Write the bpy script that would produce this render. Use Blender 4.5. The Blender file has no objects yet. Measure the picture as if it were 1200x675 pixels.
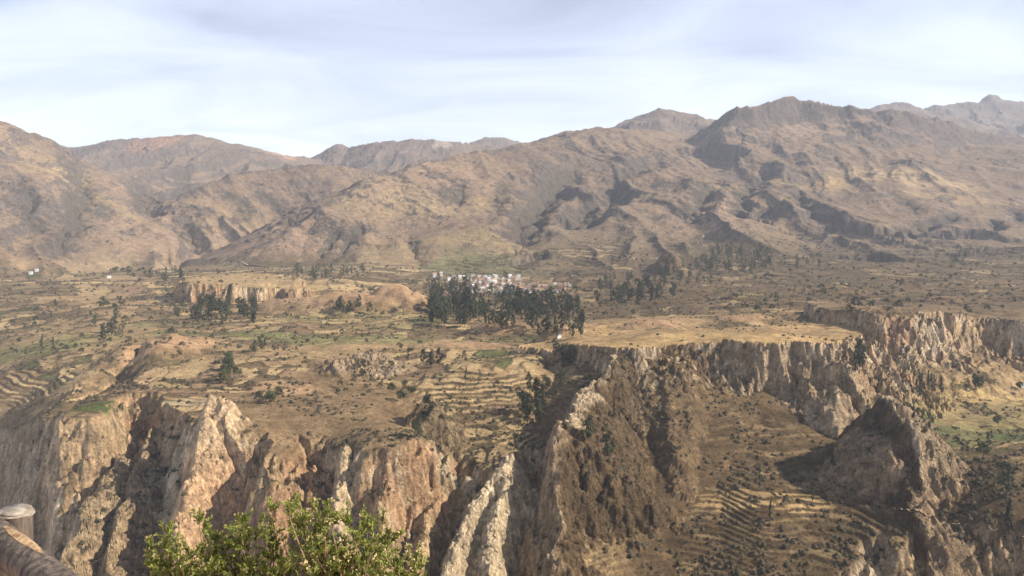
import bpy, math, random
import numpy as np

# ------------------------------------------------------------------ camera, sky, sun, exposure
F, HZ = 900.0, 240.0                 # focal length and horizon row of the 1200x675 photograph
HAZE = 6.6e-5
sc = bpy.context.scene
cam_d = bpy.data.cameras.new("camera")
cam_d.sensor_width = 36.0
cam_d.lens = 36.0 * F / 1200.0
cam_d.shift_y = -(337.5 - HZ) / 1200.0
cam_d.clip_start = 0.1
cam_d.clip_end = 60000.0
cam = bpy.data.objects.new("camera", cam_d)
cam.location = (0, 0, 0)
cam.rotation_euler = (math.radians(90), 0, 0)
sc.collection.objects.link(cam)
sc.camera = cam

SUN_EL = math.radians(34.0)
SUN_AZ = math.radians(-5.0)            # direction to the sun: right of the picture, a touch behind the viewer
sun_dir = (math.cos(SUN_EL) * math.cos(SUN_AZ), math.cos(SUN_EL) * math.sin(SUN_AZ), math.sin(SUN_EL))

world = bpy.data.worlds.new("World")
sc.world = world
world.use_nodes = True
wn, wl = world.node_tree.nodes, world.node_tree.links
wn.clear()
wout = wn.new("ShaderNodeOutputWorld")
bg = wn.new("ShaderNodeBackground")
bg.inputs["Strength"].default_value = 0.068
sky = wn.new("ShaderNodeTexSky")
sky.sky_type = 'NISHITA'
sky.sun_disc = False
sky.sun_elevation = SUN_EL
sky.sun_rotation = math.radians(90) - SUN_AZ
sky.altitude = 3400
sky.air_density = 1.0
sky.dust_density = 0.7
sky.ozone_density = 1.0
# thin cirrus veil: noise on the direction projected to a high flat layer
tc = wn.new("ShaderNodeTexCoord")
sep = wn.new("ShaderNodeSeparateXYZ")
wl.new(tc.outputs["Generated"], sep.inputs[0])
zc = wn.new("ShaderNodeMath"); zc.operation = 'MAXIMUM'; zc.inputs[1].default_value = 0.0
wl.new(sep.outputs["Z"], zc.inputs[0])
zp = wn.new("ShaderNodeMath"); zp.operation = 'ADD'; zp.inputs[1].default_value = 0.18
wl.new(zc.outputs[0], zp.inputs[0])
dx = wn.new("ShaderNodeMath"); dx.operation = 'DIVIDE'
dy = wn.new("ShaderNodeMath"); dy.operation = 'DIVIDE'
wl.new(sep.outputs["X"], dx.inputs[0]); wl.new(zp.outputs[0], dx.inputs[1])
wl.new(sep.outputs["Y"], dy.inputs[0]); wl.new(zp.outputs[0], dy.inputs[1])
comb = wn.new("ShaderNodeCombineXYZ")
wl.new(dx.outputs[0], comb.inputs[0]); wl.new(dy.outputs[0], comb.inputs[1])
mapn = wn.new("ShaderNodeMapping")
mapn.inputs["Rotation"].default_value = (0, 0, math.radians(35))
mapn.inputs["Scale"].default_value = (0.85, 1.25, 1)
mapn.inputs["Location"].default_value = (0.0, 0.0, 0)
wl.new(comb.outputs[0], mapn.inputs[0])
n1 = wn.new("ShaderNodeTexNoise"); n1.inputs["Scale"].default_value = 1.0; n1.inputs["Detail"].default_value = 7
n1.inputs["Roughness"].default_value = 0.52; n1.inputs["Distortion"].default_value = 0.9
wl.new(mapn.outputs[0], n1.inputs["Vector"])
cr = wn.new("ShaderNodeMapRange")
cr.inputs["From Min"].default_value = 0.36; cr.inputs["From Max"].default_value = 0.66
cr.inputs["To Min"].default_value = 0.42; cr.inputs["To Max"].default_value = 1.05
wl.new(n1.outputs["Fac"], cr.inputs["Value"])
# the veil is a layer: seen edge-on near the horizon it is thick, overhead it is thin
thick = wn.new("ShaderNodeMath"); thick.operation = 'DIVIDE'; thick.inputs[0].default_value = 0.15
zq = wn.new("ShaderNodeMath"); zq.operation = 'ADD'; zq.inputs[1].default_value = 0.008
wl.new(zc.outputs[0], zq.inputs[0]); wl.new(zq.outputs[0], thick.inputs[1])
tau = wn.new("ShaderNodeMath"); tau.operation = 'MULTIPLY'
wl.new(cr.outputs[0], tau.inputs[0]); wl.new(thick.outputs[0], tau.inputs[1])
neg = wn.new("ShaderNodeMath"); neg.operation = 'MULTIPLY'; neg.inputs[1].default_value = -1.0
wl.new(tau.outputs[0], neg.inputs[0])
ex = wn.new("ShaderNodeMath"); ex.operation = 'EXPONENT'; wl.new(neg.outputs[0], ex.inputs[0])
cov = wn.new("ShaderNodeMath"); cov.operation = 'SUBTRACT'; cov.inputs[0].default_value = 1.0
wl.new(ex.outputs[0], cov.inputs[1])
mixc = wn.new("ShaderNodeMixRGB")
mixc.inputs[2].default_value = (14.6, 15.6, 18.4, 1)
wl.new(cov.outputs[0], mixc.inputs[0])
wl.new(sky.outputs[0], mixc.inputs[1])
wl.new(mixc.outputs[0], bg.inputs["Color"])
wl.new(bg.outputs[0], wout.inputs[0])

sun_l = bpy.data.lights.new("sun", 'SUN')
sun_l.energy = 5.0
sun_l.angle = math.radians(0.53)
sun_l.color = (1.0, 0.905, 0.76)
sun_o = bpy.data.objects.new("sun", sun_l)
sc.collection.objects.link(sun_o)
from mathutils import Vector
sun_o.rotation_euler = Vector(sun_dir).to_track_quat('Z', 'Y').to_euler()

vs = sc.view_settings
vs.view_transform = 'Standard'
vs.look = 'None'
vs.exposure = 0.62
vs.gamma = 1.0
vs.use_curve_mapping = False
sc.render.engine = 'CYCLES'
sc.cycles.use_denoising = True
sc.cycles.max_bounces = 4
sc.cycles.diffuse_bounces = 2
sc.cycles.volume_bounces = 0
sc.cycles.transparent_max_bounces = 4

# ------------------------------------------------------------------ helpers
f4 = np.float32
rng = np.random.default_rng(7)
random.seed(7)
_G = rng.random(4096).astype(f4) * f4(2 * np.pi)
_GX, _GY = np.cos(_G), np.sin(_G)
_R = rng.random(4096).astype(f4)

def _hash(ix, iy, seed):
    h = ix.astype(np.uint32) * np.uint32(374761393) + iy.astype(np.uint32) * np.uint32(668265263) + np.uint32((seed * 974634777 + 12345) & 0xffffffff)
    h = (h ^ (h >> np.uint32(13))) * np.uint32(1274126177)
    return (h ^ (h >> np.uint32(16))) & np.uint32(4095)

def rnd(ix, iy, seed=0):
    return _R[_hash(np.asarray(ix).astype(np.int64), np.asarray(iy).astype(np.int64), seed)]

def perlin(x, y, seed=0):
    x = np.asarray(x, f4); y = np.asarray(y, f4)
    fx, fy = np.floor(x), np.floor(y)
    ix, iy = fx.astype(np.int32), fy.astype(np.int32)
    dx_, dy_ = x - fx, y - fy
    u = dx_ * dx_ * dx_ * (dx_ * (dx_ * 6 - 15) + 10)
    v = dy_ * dy_ * dy_ * (dy_ * (dy_ * 6 - 15) + 10)
    def g(a, b):
        h = _hash(ix + a, iy + b, seed)
        return _GX[h] * (dx_ - a) + _GY[h] * (dy_ - b)
    a0 = g(0, 0); a1 = g(1, 0); a0 += u * (a1 - a0)
    b0 = g(0, 1); b1 = g(1, 1); b0 += u * (b1 - b0)
    return (a0 + v * (b0 - a0)) * f4(1.5)

def fbm(x, y, octv=4, seed=0, gain=0.5):
    t, a = 0, 1.0
    for o in range(octv):
        k = 2.03 ** o
        t = t + f4(a) * perlin(x * f4(k) + 17.3 * o, y * f4(k) - 9.1 * o, seed + o)
        a *= gain
    return t

def ridged(x, y, octv=4, seed=0, gain=0.5):
    t, a, w = 0, 1.0, 1.0
    for o in range(octv):
        k = 2.07 ** o
        n = 1 - np.abs(perlin(x * f4(k) + 11.7 * o, y * f4(k) + 5.3 * o, seed + o)) * f4(1.6)
        n = np.maximum(n, 0) ** 2 * w
        w = np.clip(n * 1.6, 0, 1)
        t = t + f4(a) * n
        a *= gain
    return t

def smooth(a, b, x):
    t = np.clip((x - a) / (b - a), 0, 1)
    return t * t * (3 - 2 * t)

def W(px, py, Y):
    return ((px - 600.0) / F * Y, Y, (HZ - py) / F * Y)

def link(o):
    sc.collection.objects.link(o); return o

def tag(o, label=None, cat=None, group=None, kind=None):
    if label: o["label"] = label
    if cat: o["category"] = cat
    if group: o["group"] = group
    if kind: o["kind"] = kind
    return o

def mesh_obj(name, verts, faces, mats, parent=None, mat_idx=None, smooth_sh=False):
    m = bpy.data.meshes.new(name)
    m.from_pydata(verts, [], faces)
    for mt in (mats if isinstance(mats, (list, tuple)) else [mats]):
        m.materials.append(mt)
    if mat_idx is not None:
        m.polygons.foreach_set("material_index", mat_idx)
    if smooth_sh:
        m.polygons.foreach_set("use_smooth", [True] * len(m.polygons))
    o = bpy.data.objects.new(name, m)
    if parent is not None: o.parent = parent
    return link(o)
# ------------------------------------------------------------------ terrain: one height field z(x, y), camera at the origin
# broad ground: (column, row, distance) of points read off the photograph
BASE = [
 # left valley
 (-250,510,720),(-250,420,960),(-250,330,1700),(-250,300,2500),(0,506,672),(62,481,580),(130,487,570),(100,440,720),(0,455,765),(0,404,940),(100,400,900),(60,370,1100),
 (100,345,1400),(0,340,1450),(60,322,1850),(60,308,2450),(200,440,700),(200,400,880),(200,370,1080),(200,345,1400),(200,322,1750),(230,480,590),
 (-250,290,3400),(60,292,3300),(200,290,3300),
 # centre
 (300,505,545),(330,545,510),(380,530,530),(420,521,520),(505,518,522),(400,480,600),(330,470,620),(350,430,750),(450,430,760),(400,400,880),(400,370,1080),(480,375,1040),(330,350,1330),
 (450,350,1300),(350,318,1800),(450,310,1950),(400,295,2900),(560,528,570),(560,500,612),(560,470,655),(560,440,702),(560,425,745),(625,440,705),(620,500,606),(490,470,640),(490,500,585),(600,395,930),(540,395,930),(600,370,1120),(560,352,1330),
 (600,340,1520),(600,326,1720),(560,318,1830),(600,300,2050),(680,350,1350),(700,330,1600),(680,305,1950),(600,535,535),(540,545,540),
 # bowl below the mesa
 (700,470,640),(760,440,680),(740,520,590),(700,570,530),(700,640,475),(800,500,610),(830,560,550),(800,610,510),(800,675,468),(900,500,615),(930,560,550),(900,590,512),(900,640,478),(960,600,505),
 (860,460,665),(900,675,455),
 # right fields and bottom right
 (1000,470,690),(1150,500,640),(1150,465,760),(1080,445,850),(1200,445,850),(1180,560,500),(1120,520,590),(1200,600,470),(1060,590,500),(1100,612,485),(1000,630,480),(1350,450,850),(1350,560,520),
 (1350,600,470),(1200,660,440),(1050,675,440),
 # mesa top ground behind the rims and the right slopes
 (760,385,850),(850,380,880),(950,372,950),(800,365,1080),(900,350,1220),(1050,355,1150),(1180,362,1050),(1000,335,1450),(1150,335,1400),(800,335,1500),(900,318,1700),
 (800,305,1950),(1000,300,2000),(1150,300,2000),(1350,340,1400),(1350,300,2000),(800,285,2250),(900,275,2350),(1000,262,2500),(1150,262,2500),(1350,262,2500),
 (700,285,2250),(680,255,2700),(780,250,2750),(880,240,2800),(1000,232,2850),(1060,217,3050),(1150,222,3000),(1350,230,3000),(1060,205,3300),(960,190,3450),(860,200,3350),(760,205,3350),(680,195,3400),
 (640,225,3000),(620,262,2500),(1150,180,3600),(1350,185,3600),(900,185,3560),(1000,178,3650),(720,165,3850),(800,180,3600),
]
BASEZ = [(x, y, (HZ - p) / F * y) for (x, p, y) in BASE]
for c in (-250, 100, 350, 600, 850, 1100, 1350):   # canyon below the frame, and what lies behind the crests
    BASEZ += [(c, 330, -310), (c, 200, -280)]
    BASEZ += [(c, 5000, (-150 if c < 500 else 330 if c > 700 else 60)), (c, 9500, 150)]
for c in (-250, 100, 300, 480): BASEZ += [(c, 470, -190)]
_b = np.array(BASEZ, float)
_bu = np.stack([(_b[:, 0] - 600) / F * 1.3, np.log(_b[:, 1])], 1)
def _phi(r2): return np.where(r2 > 1e-12, 0.5 * r2 * np.log(np.maximum(r2, 1e-12)), 0)
_n = len(_b)
_A = np.zeros((_n + 3, _n + 3))
_A[:_n, :_n] = _phi(((_bu[:, None] - _bu[None]) ** 2).sum(-1)) + np.eye(_n) * 2e-4
_A[:_n, _n] = 1; _A[:_n, _n + 1:] = _bu; _A[_n:, :_n] = _A[:_n, _n:].T
_wt = np.linalg.solve(_A, np.concatenate([_b[:, 2], np.zeros(3)]))

def base_tps(x, y):
    u = x / y * 1.3; v = np.log(y)
    z = _wt[_n] + _wt[_n + 1] * u + _wt[_n + 2] * v
    z = z.astype(f4)
    for i in range(_n):
        r2 = (u - f4(_bu[i, 0])) ** 2 + (v - f4(_bu[i, 1])) ** 2 + f4(1e-9)
        z += f4(0.5 * _wt[i]) * r2 * np.log(r2)
    return z

_tx = np.linspace(-1.0, 1.25, 700).astype(f4)
_ty = np.linspace(math.log(20), math.log(12000), 1100).astype(f4)
_TAB = None
def base_z(x, y):
    """spline ground through a fine lookup table in (x/y, log y)"""
    global _TAB
    if _TAB is None:
        U, V = np.meshgrid(_tx, _ty)
        Y = np.exp(V)
        _TAB = base_tps(U * Y, Y)
    u = np.clip((x / y - _tx[0]) / (_tx[1] - _tx[0]), 0, len(_tx) - 1.001)
    v = np.clip((np.log(y) - _ty[0]) / (_ty[1] - _ty[0]), 0, len(_ty) - 1.001)
    i, j = u.astype(np.int32), v.astype(np.int32)
    a, b = (u - i).astype(f4), (v - j).astype(f4)
    return (_TAB[j, i] * (1 - a) + _TAB[j, i + 1] * a) * (1 - b) + (_TAB[j + 1, i] * (1 - a) + _TAB[j + 1, i + 1] * a) * b

def seg_fields(x, y, P):
    """for a plan polyline P (n,2): distance, arc length, signed side, nearest segment and position along it"""
    best = np.full(x.shape, 1e18, f4); S = np.zeros_like(best); side = np.ones_like(best); T = np.zeros_like(best)
    acc = 0.0
    for k in range(len(P) - 1):
        ax, ay = P[k]; bx, by = P[k + 1]
        ex, ey = bx - ax, by - ay
        L = math.hypot(ex, ey) + 1e-6
        t = np.clip(((x - ax) * ex + (y - ay) * ey) / (L * L), 0, 1)
        d2 = (x - ax - t * ex) ** 2 + (y - ay - t * ey) ** 2
        m = d2 < best
        best = np.where(m, d2, best)
        S = np.where(m, acc + t * L, S); T = np.where(m, k + t, T)
        side = np.where(m, np.where(ex * (y - ay) - ey * (x - ax) > 0, 1, -1), side)
        acc += L
    return np.sqrt(best), S, side, T

# mountain crests: points, slope on the left of travel, slope on the right, reach of concavity (m), gully wavelength, gully depth, name
RIDGES = [
 ("far_left_peak", [(20,182,8300),(45,172,8200),(75,169,8200),(95,176,8200),(130,190,8200)], .5,.5, 1500, 260, 50),
 ("far_crest", [(535,180,7400),(552,170,7200),(570,160,7200),(590,160,7200),(605,165,7200),(640,172,7200)], .5,.5, 1500, 260, 40),
 ("far_dome", [(985,150,6800),(1008,134,6800),(1020,125,6800),(1032,120,6800),(1048,118,6800),(1065,124,6800),(1080,134,6800),(1100,150,6800)], .45,.45, 1500, 240, 40),
 ("tower_peak", [(1040,150,7800),(1072,133,7700),(1090,126,7600),(1120,122,7600),(1146,119,7600),(1174,116,7600),(1200,122,7600),(1240,132,7600),(1340,150,7600)], .42,.42, 1700, 260, 50),
 ("tower_peak", [(1150,119,7590),(1154,111,7590),(1159,107,7590),(1166,109,7590),(1172,117,7590)], 1.3,1.3, 400, 60, 6),
 ("back_left", [(20,190,5300),(60,178,5200),(85,171,5100),(100,172,5000),(130,165,4900),(165,162,4850),(200,160,4800),(228,156,4800),(255,162,4800),(280,170,4850),(300,175,4900),(340,183,5000),(362,185,5100),(420,200,5200)], .5,.40, 2300, 380, 95),
 ("back_left", [(225,160,4800),(200,192,4350),(165,222,3900),(128,255,3450),(104,280,3150),(92,300,2950)], .95,.6, 900, 220, 50),
 ("back_left", [(300,178,4850),(290,200,4300),(262,225,3900)], .5,.5, 1500, 240, 50),
 ("table_crest", [(325,205,5600),(357,188,5500),(375,178,5400),(395,168,5300),(410,172,5300),(440,165,5200),(490,162,5200),(530,165,5200),(562,168,5300),(620,172,5400)], .5,.62, 1100, 230, 60),
 ("left_mountain", [(-350,40,2100),(-150,92,2450),(0,142,2720),(27,152,2790),(50,163,2850),(62,174,2900),(72,182,2930),(88,207,2970),(103,230,2900),(97,245,2800),(82,265,2680),(70,292,2540)], .75,.62, 2200, 190, 50),
 ("ridge_mountain", [(108,314,2330),(130,292,2450),(170,262,2600),(205,238,2720),(240,215,2830),(270,204,2920),(300,200,3000),(335,195,3080),(380,193,3150),(430,197,3250),(500,205,3350)], .60,.52, 1900, 190, 42),
 ("dome_mountain", [(262,316,1930),(310,290,2050),(345,265,2150),(385,240,2300),(430,212,2450),(455,205,2520),(475,195,2600),(500,188,2700),(520,183,2780),(545,176,2900),(600,172,3050),(660,170,3200)], .55,.50, 1900, 170, 34),
 ("dome_mountain", [(500,188,2700),(470,225,2480),(440,262,2220),(425,292,2020)], .42,.42, 1500, 150, 24),
 ("dome_mountain", [(560,176,2930),(575,205,2680),(572,240,2430),(560,275,2180)], .36,.36, 1500, 150, 18),
 ("back_peak", [(700,160,5300),(725,148,5200),(735,142,5200),(760,133,5200),(775,126,5200),(800,130,5200),(835,138,5200),(880,150,5300)], .5,.5, 1500, 220, 50),
 ("brown_mountain", [(590,174,3550),(612,170,3600),(640,163,3700),(665,152,3800),(700,147,3900),(722,148,4000),(760,151,4050),(810,156,4100)], .4,.36, 1500, 220, 45),
 ("brown_mountain", [(665,153,3800),(655,185,3400),(650,215,3050),(640,250,2650)], .36,.40, 1300, 170, 30),
 ("brown_mountain", [(722,150,4000),(735,185,3450),(720,220,3000),(702,252,2700)], .36,.40, 1300, 170, 30),
 ("brown_mountain", [(800,158,4000),(790,205,3200),(770,235,2850)], .36,.40, 1300, 170, 30),
 ("cliff_mountain", [(780,190,4300),(800,170,4180),(820,150,4060),(848,136,3920),(866,129,3830),(882,126,3820),(905,119,3880),(930,115,3940),(960,119,3900),(990,125,3860),(1010,127,3820),(1040,132,3800),(1080,140,3850),(1130,150,3950),(1200,160,4100),(1380,168,4300)], .6,1.35, 260, 170, 30),
 ("cliff_mountain", [(1130,150,4150),(1110,180,3750),(1130,205,3350)], .4,.4, 1100, 160, 26),
 ("cliff_mountain", [(1200,160,4200),(1190,200,3500),(1200,228,3050)], .4,.4, 1100, 160, 26),
]
def tomap(pts): return np.array([W(*p) for p in pts], float)
_RP = [tomap(r[1]) for r in RIDGES]

# canyon edge in plan: (column, distance); the canyon is on the near side
RIM = [(-420,700),(-150,790),(-60,745),(0,694),(42,640),(57,578),(63,558),(80,556),(118,566),(134,606),(158,640),(186,632),(208,590),(236,552),(272,540),(290,546),(300,548),(318,530),(330,508),(340,540),(362,560),(388,545),(402,517),(430,517),(470,524),(498,532),
       (506,556),(524,560),(548,548),(572,530),(592,516),(600,548),(614,590),(634,572),(652,522)]
_rimw = [((c - 600) / F * d, d) for c, d in RIM]
CANYON = np.array(_rimw + [((649 - 600) / F * 470, 470), ((655 - 600) / F * 420, 420), (60, 340), (60, 60), (-700, 60), (-900, 400)], float)
RIM2 = [(968,452),(1008,468),(1030,478),(1052,470),(1078,486),(1108,482),(1135,470),(1165,474),(1200,462),(1300,470)]
CANYON2 = np.array([((c - 600) / F * d, d) for c, d in RIM2] + [(420, 300), (140, 300)], float)

def inside(x, y, P):
    c = np.zeros(x.shape, bool)
    for k in range(len(P)):
        ax, ay = P[k]; bx, by = P[(k + 1) % len(P)]
        if ay == by: continue
        c ^= ((ay > y) != (by > y)) & (x < (bx - ax) * (y - ay) / (by - ay) + ax)
    return c

# spurs that stand out of the canyon wall and free ridges: points, left slope, right slope, flute wavelength, flute depth
SPURS = [   # points, slope of the picture-left flank, of the right flank, flute wavelength, flute depth left, right
 ([(136,534,562),(122,560,538),(104,592,512),(80,640,480),(62,680,455)], 2.8, .75, 9, 4, 2.5),
 ([(178,506,596),(166,535,560),(150,575,528),(130,645,484),(120,690,455)], 2.8, .8, 9, 4, 2.5),
 ([(262,466,552),(250,461,548),(242,485,540),(234,520,526),(220,560,508),(210,610,482),(210,680,448)], 3.4, 1.2, 13, 4, 2.5),
 ([(322,545,512),(316,580,494),(318,640,462)], 3.0, 2.6, 9, 4, 4),
 ([(408,522,518),(400,560,503),(392,610,476),(386,680,440)], 3.4, 1.25, 9, 5, 4),
 ([(446,520,517),(450,570,498),(442,640,462)], 2.6, 2.2, 9, 5, 5),
 ([(510,545,545),(504,590,508),(490,650,465),(482,700,440)], 2.0, 2.2, 10, 3, 3),
 ([(594,532,522),(572,556,512),(552,590,494),(534,635,470),(516,690,440)], 2.4, 1.15, 8, 5, 7),
 ([(590,560,508),(578,610,482),(570,690,440)], 1.8, 2.2, 7, 5, 6),
 ([(742,405,702),(716,420,672),(692,452,620),(668,485,560),(655,499,522),(650,540,503),(650,590,480),(653,640,458),(650,700,430)], 3.2, .78, 12, 4, .8),
 # the dark cone on the right and its shoulder
 ([(1000,510,612),(1022,482,594),(1036,466,572),(1042,464,560),(1053,474,546),(1060,492,534),(1072,530,514),(1078,575,492)], 1.2, .85, 10, 1.0, 4),
 ([(1056,474,548),(1074,482,556),(1094,505,556),(1110,540,545),(1128,562,520)], .95, .9, 8, 5, 5),
 # knolls in the fields
 ([(472,500,562),(486,480,575),(500,460,588)], 1.1, 1.5, 12, 2, 2),
 # rocky bluff in the brown slope left of the terraces
 ([(372,436,720),(392,424,725),(415,416,735),(440,410,745)], .5, 1.1, 9, 1, 4),
]
_SP = [tomap(s[0]) for s in SPURS]

# flat-topped banks: plan outline (column, distance), top row at the near and far edge, cliff height, cliff slope, talus slope, ground tone
MESAS = [
 # the long golden mesa in the middle right
 ([(612,806),(640,782),(668,756),(700,722),(728,690),(744,686),(758,698),(790,712),(826,716),(860,704),(905,690),(940,688),(962,694),(985,730),(1010,790),(1000,880),(900,960),(800,980),(730,930),(680,870),(640,826)],
  [(620,406,800),(690,402,738),(740,402,690),(860,396,706),(960,398,692),(1000,385,850),(850,378,960),(720,386,850)], 23, 1.9, .46, "mesa"),
 # its rounded right neighbour with the striped cliff
 ([(985,880),(1010,868),(1028,838),(1062,832),(1080,860),(1110,880),(1130,905),(1160,900),(1200,880),(1300,880),(1400,900),(1400,1150),(1150,1100),(1000,1040),(950,960)],
  [(1080,366,850),(1180,370,980)], 34, 1.35, .5, "cliff"),
 # cliffed bench left of the village
 ([(214,1330),(225,1290),(250,1300),(300,1330),(345,1345),(360,1400),(350,1520),(300,1540),(230,1500)],
  [(230,329,1320),(345,334,1380)], 27, 3.0, .6, "bench"),
]
_MP = [np.array([((c - 600) / F * d, d) for c, d in m[0]], float) for m in MESAS]

# smooth mounds: column, row of the top, distance, half width (m), half depth (m)
MOUNDS = [(463,331,1180,66,62),(405,341,1170,104,66),(335,350,1180,80,52),(620,347,1230,44,40),(185,392,815,46,60),(222,398,830,34,44),(545,402,850,66,26),(600,375,960,62,34),
          (670,378,940,55,30),(785,296,1750,48,60),(870,368,920,40,30),(655,375,860,30,20),(1195,330,1500,90,60),(420,417,745,44,34),(985,336,1330,60,44),(1120,345,1150,80,50),
          (765,372,880,52,40),(330,455,660,40,30)]

# gullies and scarps given as picture rows and columns; they are dropped on to the ground by a ray
GULLIES = [  # points, depth, half width
 ([(690,182),(665,203),(640,225),(622,245),(612,262),(605,285)], 42, 90),
 ([(650,205),(632,235),(625,255),(615,272)], 30, 70),
 ([(790,170),(760,190),(722,214),(695,235),(678,250),(668,262)], 42, 90),
 ([(745,215),(722,235),(700,250)], 28, 70),
 ([(850,215),(830,230),(812,245),(800,255)], 28, 70),
 ([(905,195),(885,215),(870,235),(866,250)], 26, 70),
 ([(478,272),(484,288),(492,302),(500,306)], 13, 30),
 ([(430,262),(410,280),(395,300)], 16, 36),
 ([(402,270),(385,285),(370,302)], 14, 34),
 ([(530,200),(533,220),(530,240)], 9, 36),
 ([(545,205),(542,228),(536,244)], 8, 36),
 ([(515,205),(520,225),(520,242)], 8, 36),
 ([(600,190),(592,220),(582,245),(575,262)], 10, 60),
 ([(1040,226),(1060,240),(1078,252)], 7, 40),
 ([(1140,240),(1110,255),(1080,262),(1050,275)], 26, 60),
 ([(935,225),(942,240),(955,252)], 24, 40),
 ([(1188,238),(1192,250),(1200,262)], 26, 50),
 ([(1160,255),(1168,268)], 22, 36),
 ([(108,195),(102,215),(104,235),(88,255),(74,272),(70,292)], 40, 110),
 ([(210,255),(225,275),(240,295)], 13, 60),
 ([(300,215),(330,245),(345,270)], 10, 80),
 ([(260,215),(285,240),(295,262)], 8, 70),
 ([(20,200),(35,235),(40,270)], 20, 60),
 ([(200,185),(215,205),(225,225)], 20, 110),
 ([(175,200),(165,230),(170,255)], 24, 90),
 # ravine through the left fields
 ([(205,395),(165,412),(130,438),(90,462),(55,482),(20,500)], 16, 26),
 ([(640,405),(650,430),(640,455),(625,490),(620,520)], 12, 30),
 ([(900,470),(880,500),(845,560),(835,620)], 3.5, 30),
]
SCARPS = [  # points along the foot of the step, height, reach
 ([(1048,268),(1080,268),(1120,268),(1150,266)], 34, 130),
 ([(965,298),(990,296),(1020,294),(1036,290)], 30, 100),
 ([(975,262),(1000,268),(1025,272),(1040,270)], 24, 100),
 ([(930,250),(950,256),(985,256)], 22, 90),
 ([(820,172),(850,176),(880,182)], 60, 160),
 ([(860,246),(880,252),(905,244)], 24, 80),
 ([(650,250),(680,255),(700,250)], 26, 80),
 ([(590,310),(612,300),(640,292)], 18, 60),
 ([(430,336),(437,336)], 10, 30),
 ([(300,345),(340,343),(380,340),(430,337)], 10, 26),
 ([(1090,290),(1130,292),(1160,288)], 14, 60),
 ([(830,325),(870,322),(900,318)], 10, 40),
]
_GP, _CP = None, None

def terrain_base(x, y, want=False):
    z0 = base_z(x, y)
    z = z0.copy()
    lay = np.zeros(x.shape, np.int16)            # 0 = valley, then 1.. = mountains in order of RIDGES
    rel = np.zeros(x.shape, f4)
    fy_ = y > 1340
    wx = x.copy(); wy = y.copy()
    wx[fy_] += fbm(x[fy_] / 420, y[fy_] / 420, 3, 31) * 46
    wy[fy_] += fbm(x[fy_] / 420 + 9, y[fy_] / 420 + 3, 3, 41) * 46
    for k, r in enumerate(RIDGES):
        P = _RP[k]
        reach = 2600
        m = (y > max(1350.0, P[:, 1].min() - reach)) & (y < P[:, 1].max() + reach) & (x > P[:, 0].min() - reach) & (x < P[:, 0].max() + reach)
        if not m.any(): continue
        X, Y = wx[m], wy[m]
        # keep the crest itself where it was traced: fade the warp out towards it
        d0, _, _, _ = seg_fields(x[m], y[m], P[:, :2])
        f = smooth(0, 260, d0)
        X = x[m] + (X - x[m]) * f; Y = y[m] + (Y - y[m]) * f
        L = r[4]
        sl = r[3]; s2 = min(sl * .62, .34)
        h = np.full(X.shape, -1e9, f4); d = h.copy(); S = h.copy(); zc_ = h.copy(); acc = 0.0
        for q in range(len(P) - 1):              # highest of the slopes that fall away from each stretch of crest
            (ax, ay, az), (bx_, by_, bz) = P[q], P[q + 1]
            ex_, ey_ = bx_ - ax, by_ - ay
            Ls = math.hypot(ex_, ey_) + 1e-6
            t = np.clip(((X - ax) * ex_ + (Y - ay) * ey_) / (Ls * Ls), 0, 1)
            dd = np.sqrt((X - ax - t * ex_) ** 2 + (Y - ay - t * ey_) ** 2)
            zs = az + (bz - az) * t
            hq = zs - s2 * dd - (sl - s2) * L * .5 * (1 - np.exp(-dd / (L * .5)))
            g = hq > h
            h = np.where(g, hq, h); d = np.where(g, dd, d); S = np.where(g, acc + t * Ls, S); zc_ = np.where(g, zs, zc_)
            acc += Ls
        axd = P[-1, :2] - P[0, :2]; axd = axd / np.hypot(*axd)
        sa = (X * axd[0] + Y * axd[1]).astype(f4)
        fl = ridged(sa / r[5] + 31 * k + d0 / 900, d0 / (r[5] * 5.0), 2, 60 + k)
        dep = smooth(10, 420, d0) * r[6] * .62 * (1.05 - fl)
        jag = fbm(sa / 75 + 7 * k, sa * 0 + k, 3, 5) * 7 * smooth(160, 0, d0) * smooth(-80, -20, zc_)
        h = h - dep + jag
        zz = z[m]
        up = h > zz
        # soft union with the ground so that the feet run out
        kk = 26.0
        hmix = np.clip(0.5 + 0.5 * (h - zz) / kk, 0, 1)
        zn = zz * (1 - hmix) + h * hmix + kk * hmix * (1 - hmix) * 0.5
        z[m] = zn
        ll = lay[m]; ll[up] = k + 1; lay[m] = ll
    rel = z - z0
    return z, z0, lay, rel

def near_slope(x, y):
    return -6.0 - 0.72 * y

def ray_hit(fn, px, py, y0=380.0, y1=9000.0, n=900):
    px = np.atleast_1d(np.asarray(px, f4)); py = np.atleast_1d(np.asarray(py, f4))
    ys = np.exp(np.linspace(math.log(y0), math.log(y1), n)).astype(f4)
    X = ((px - 600) / F)[:, None] * ys[None]
    Yg = np.broadcast_to(ys, X.shape).copy()
    Z = fn(X, Yg)
    R = ((HZ - py) / F)[:, None] * ys[None]
    hit = Z >= R
    i = np.where(hit.any(1), hit.argmax(1), n - 1)
    i0 = np.maximum(i - 1, 0); a = np.arange(len(px))
    g0 = R[a, i0] - Z[a, i0]; g1 = R[a, i] - Z[a, i]
    t = np.clip(g0 / (g0 - g1 + 1e-6), 0, 1)
    yh = ys[i0] + (ys[i] - ys[i0]) * t
    return (px - 600) / F * yh, yh, hit.any(1)

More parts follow.
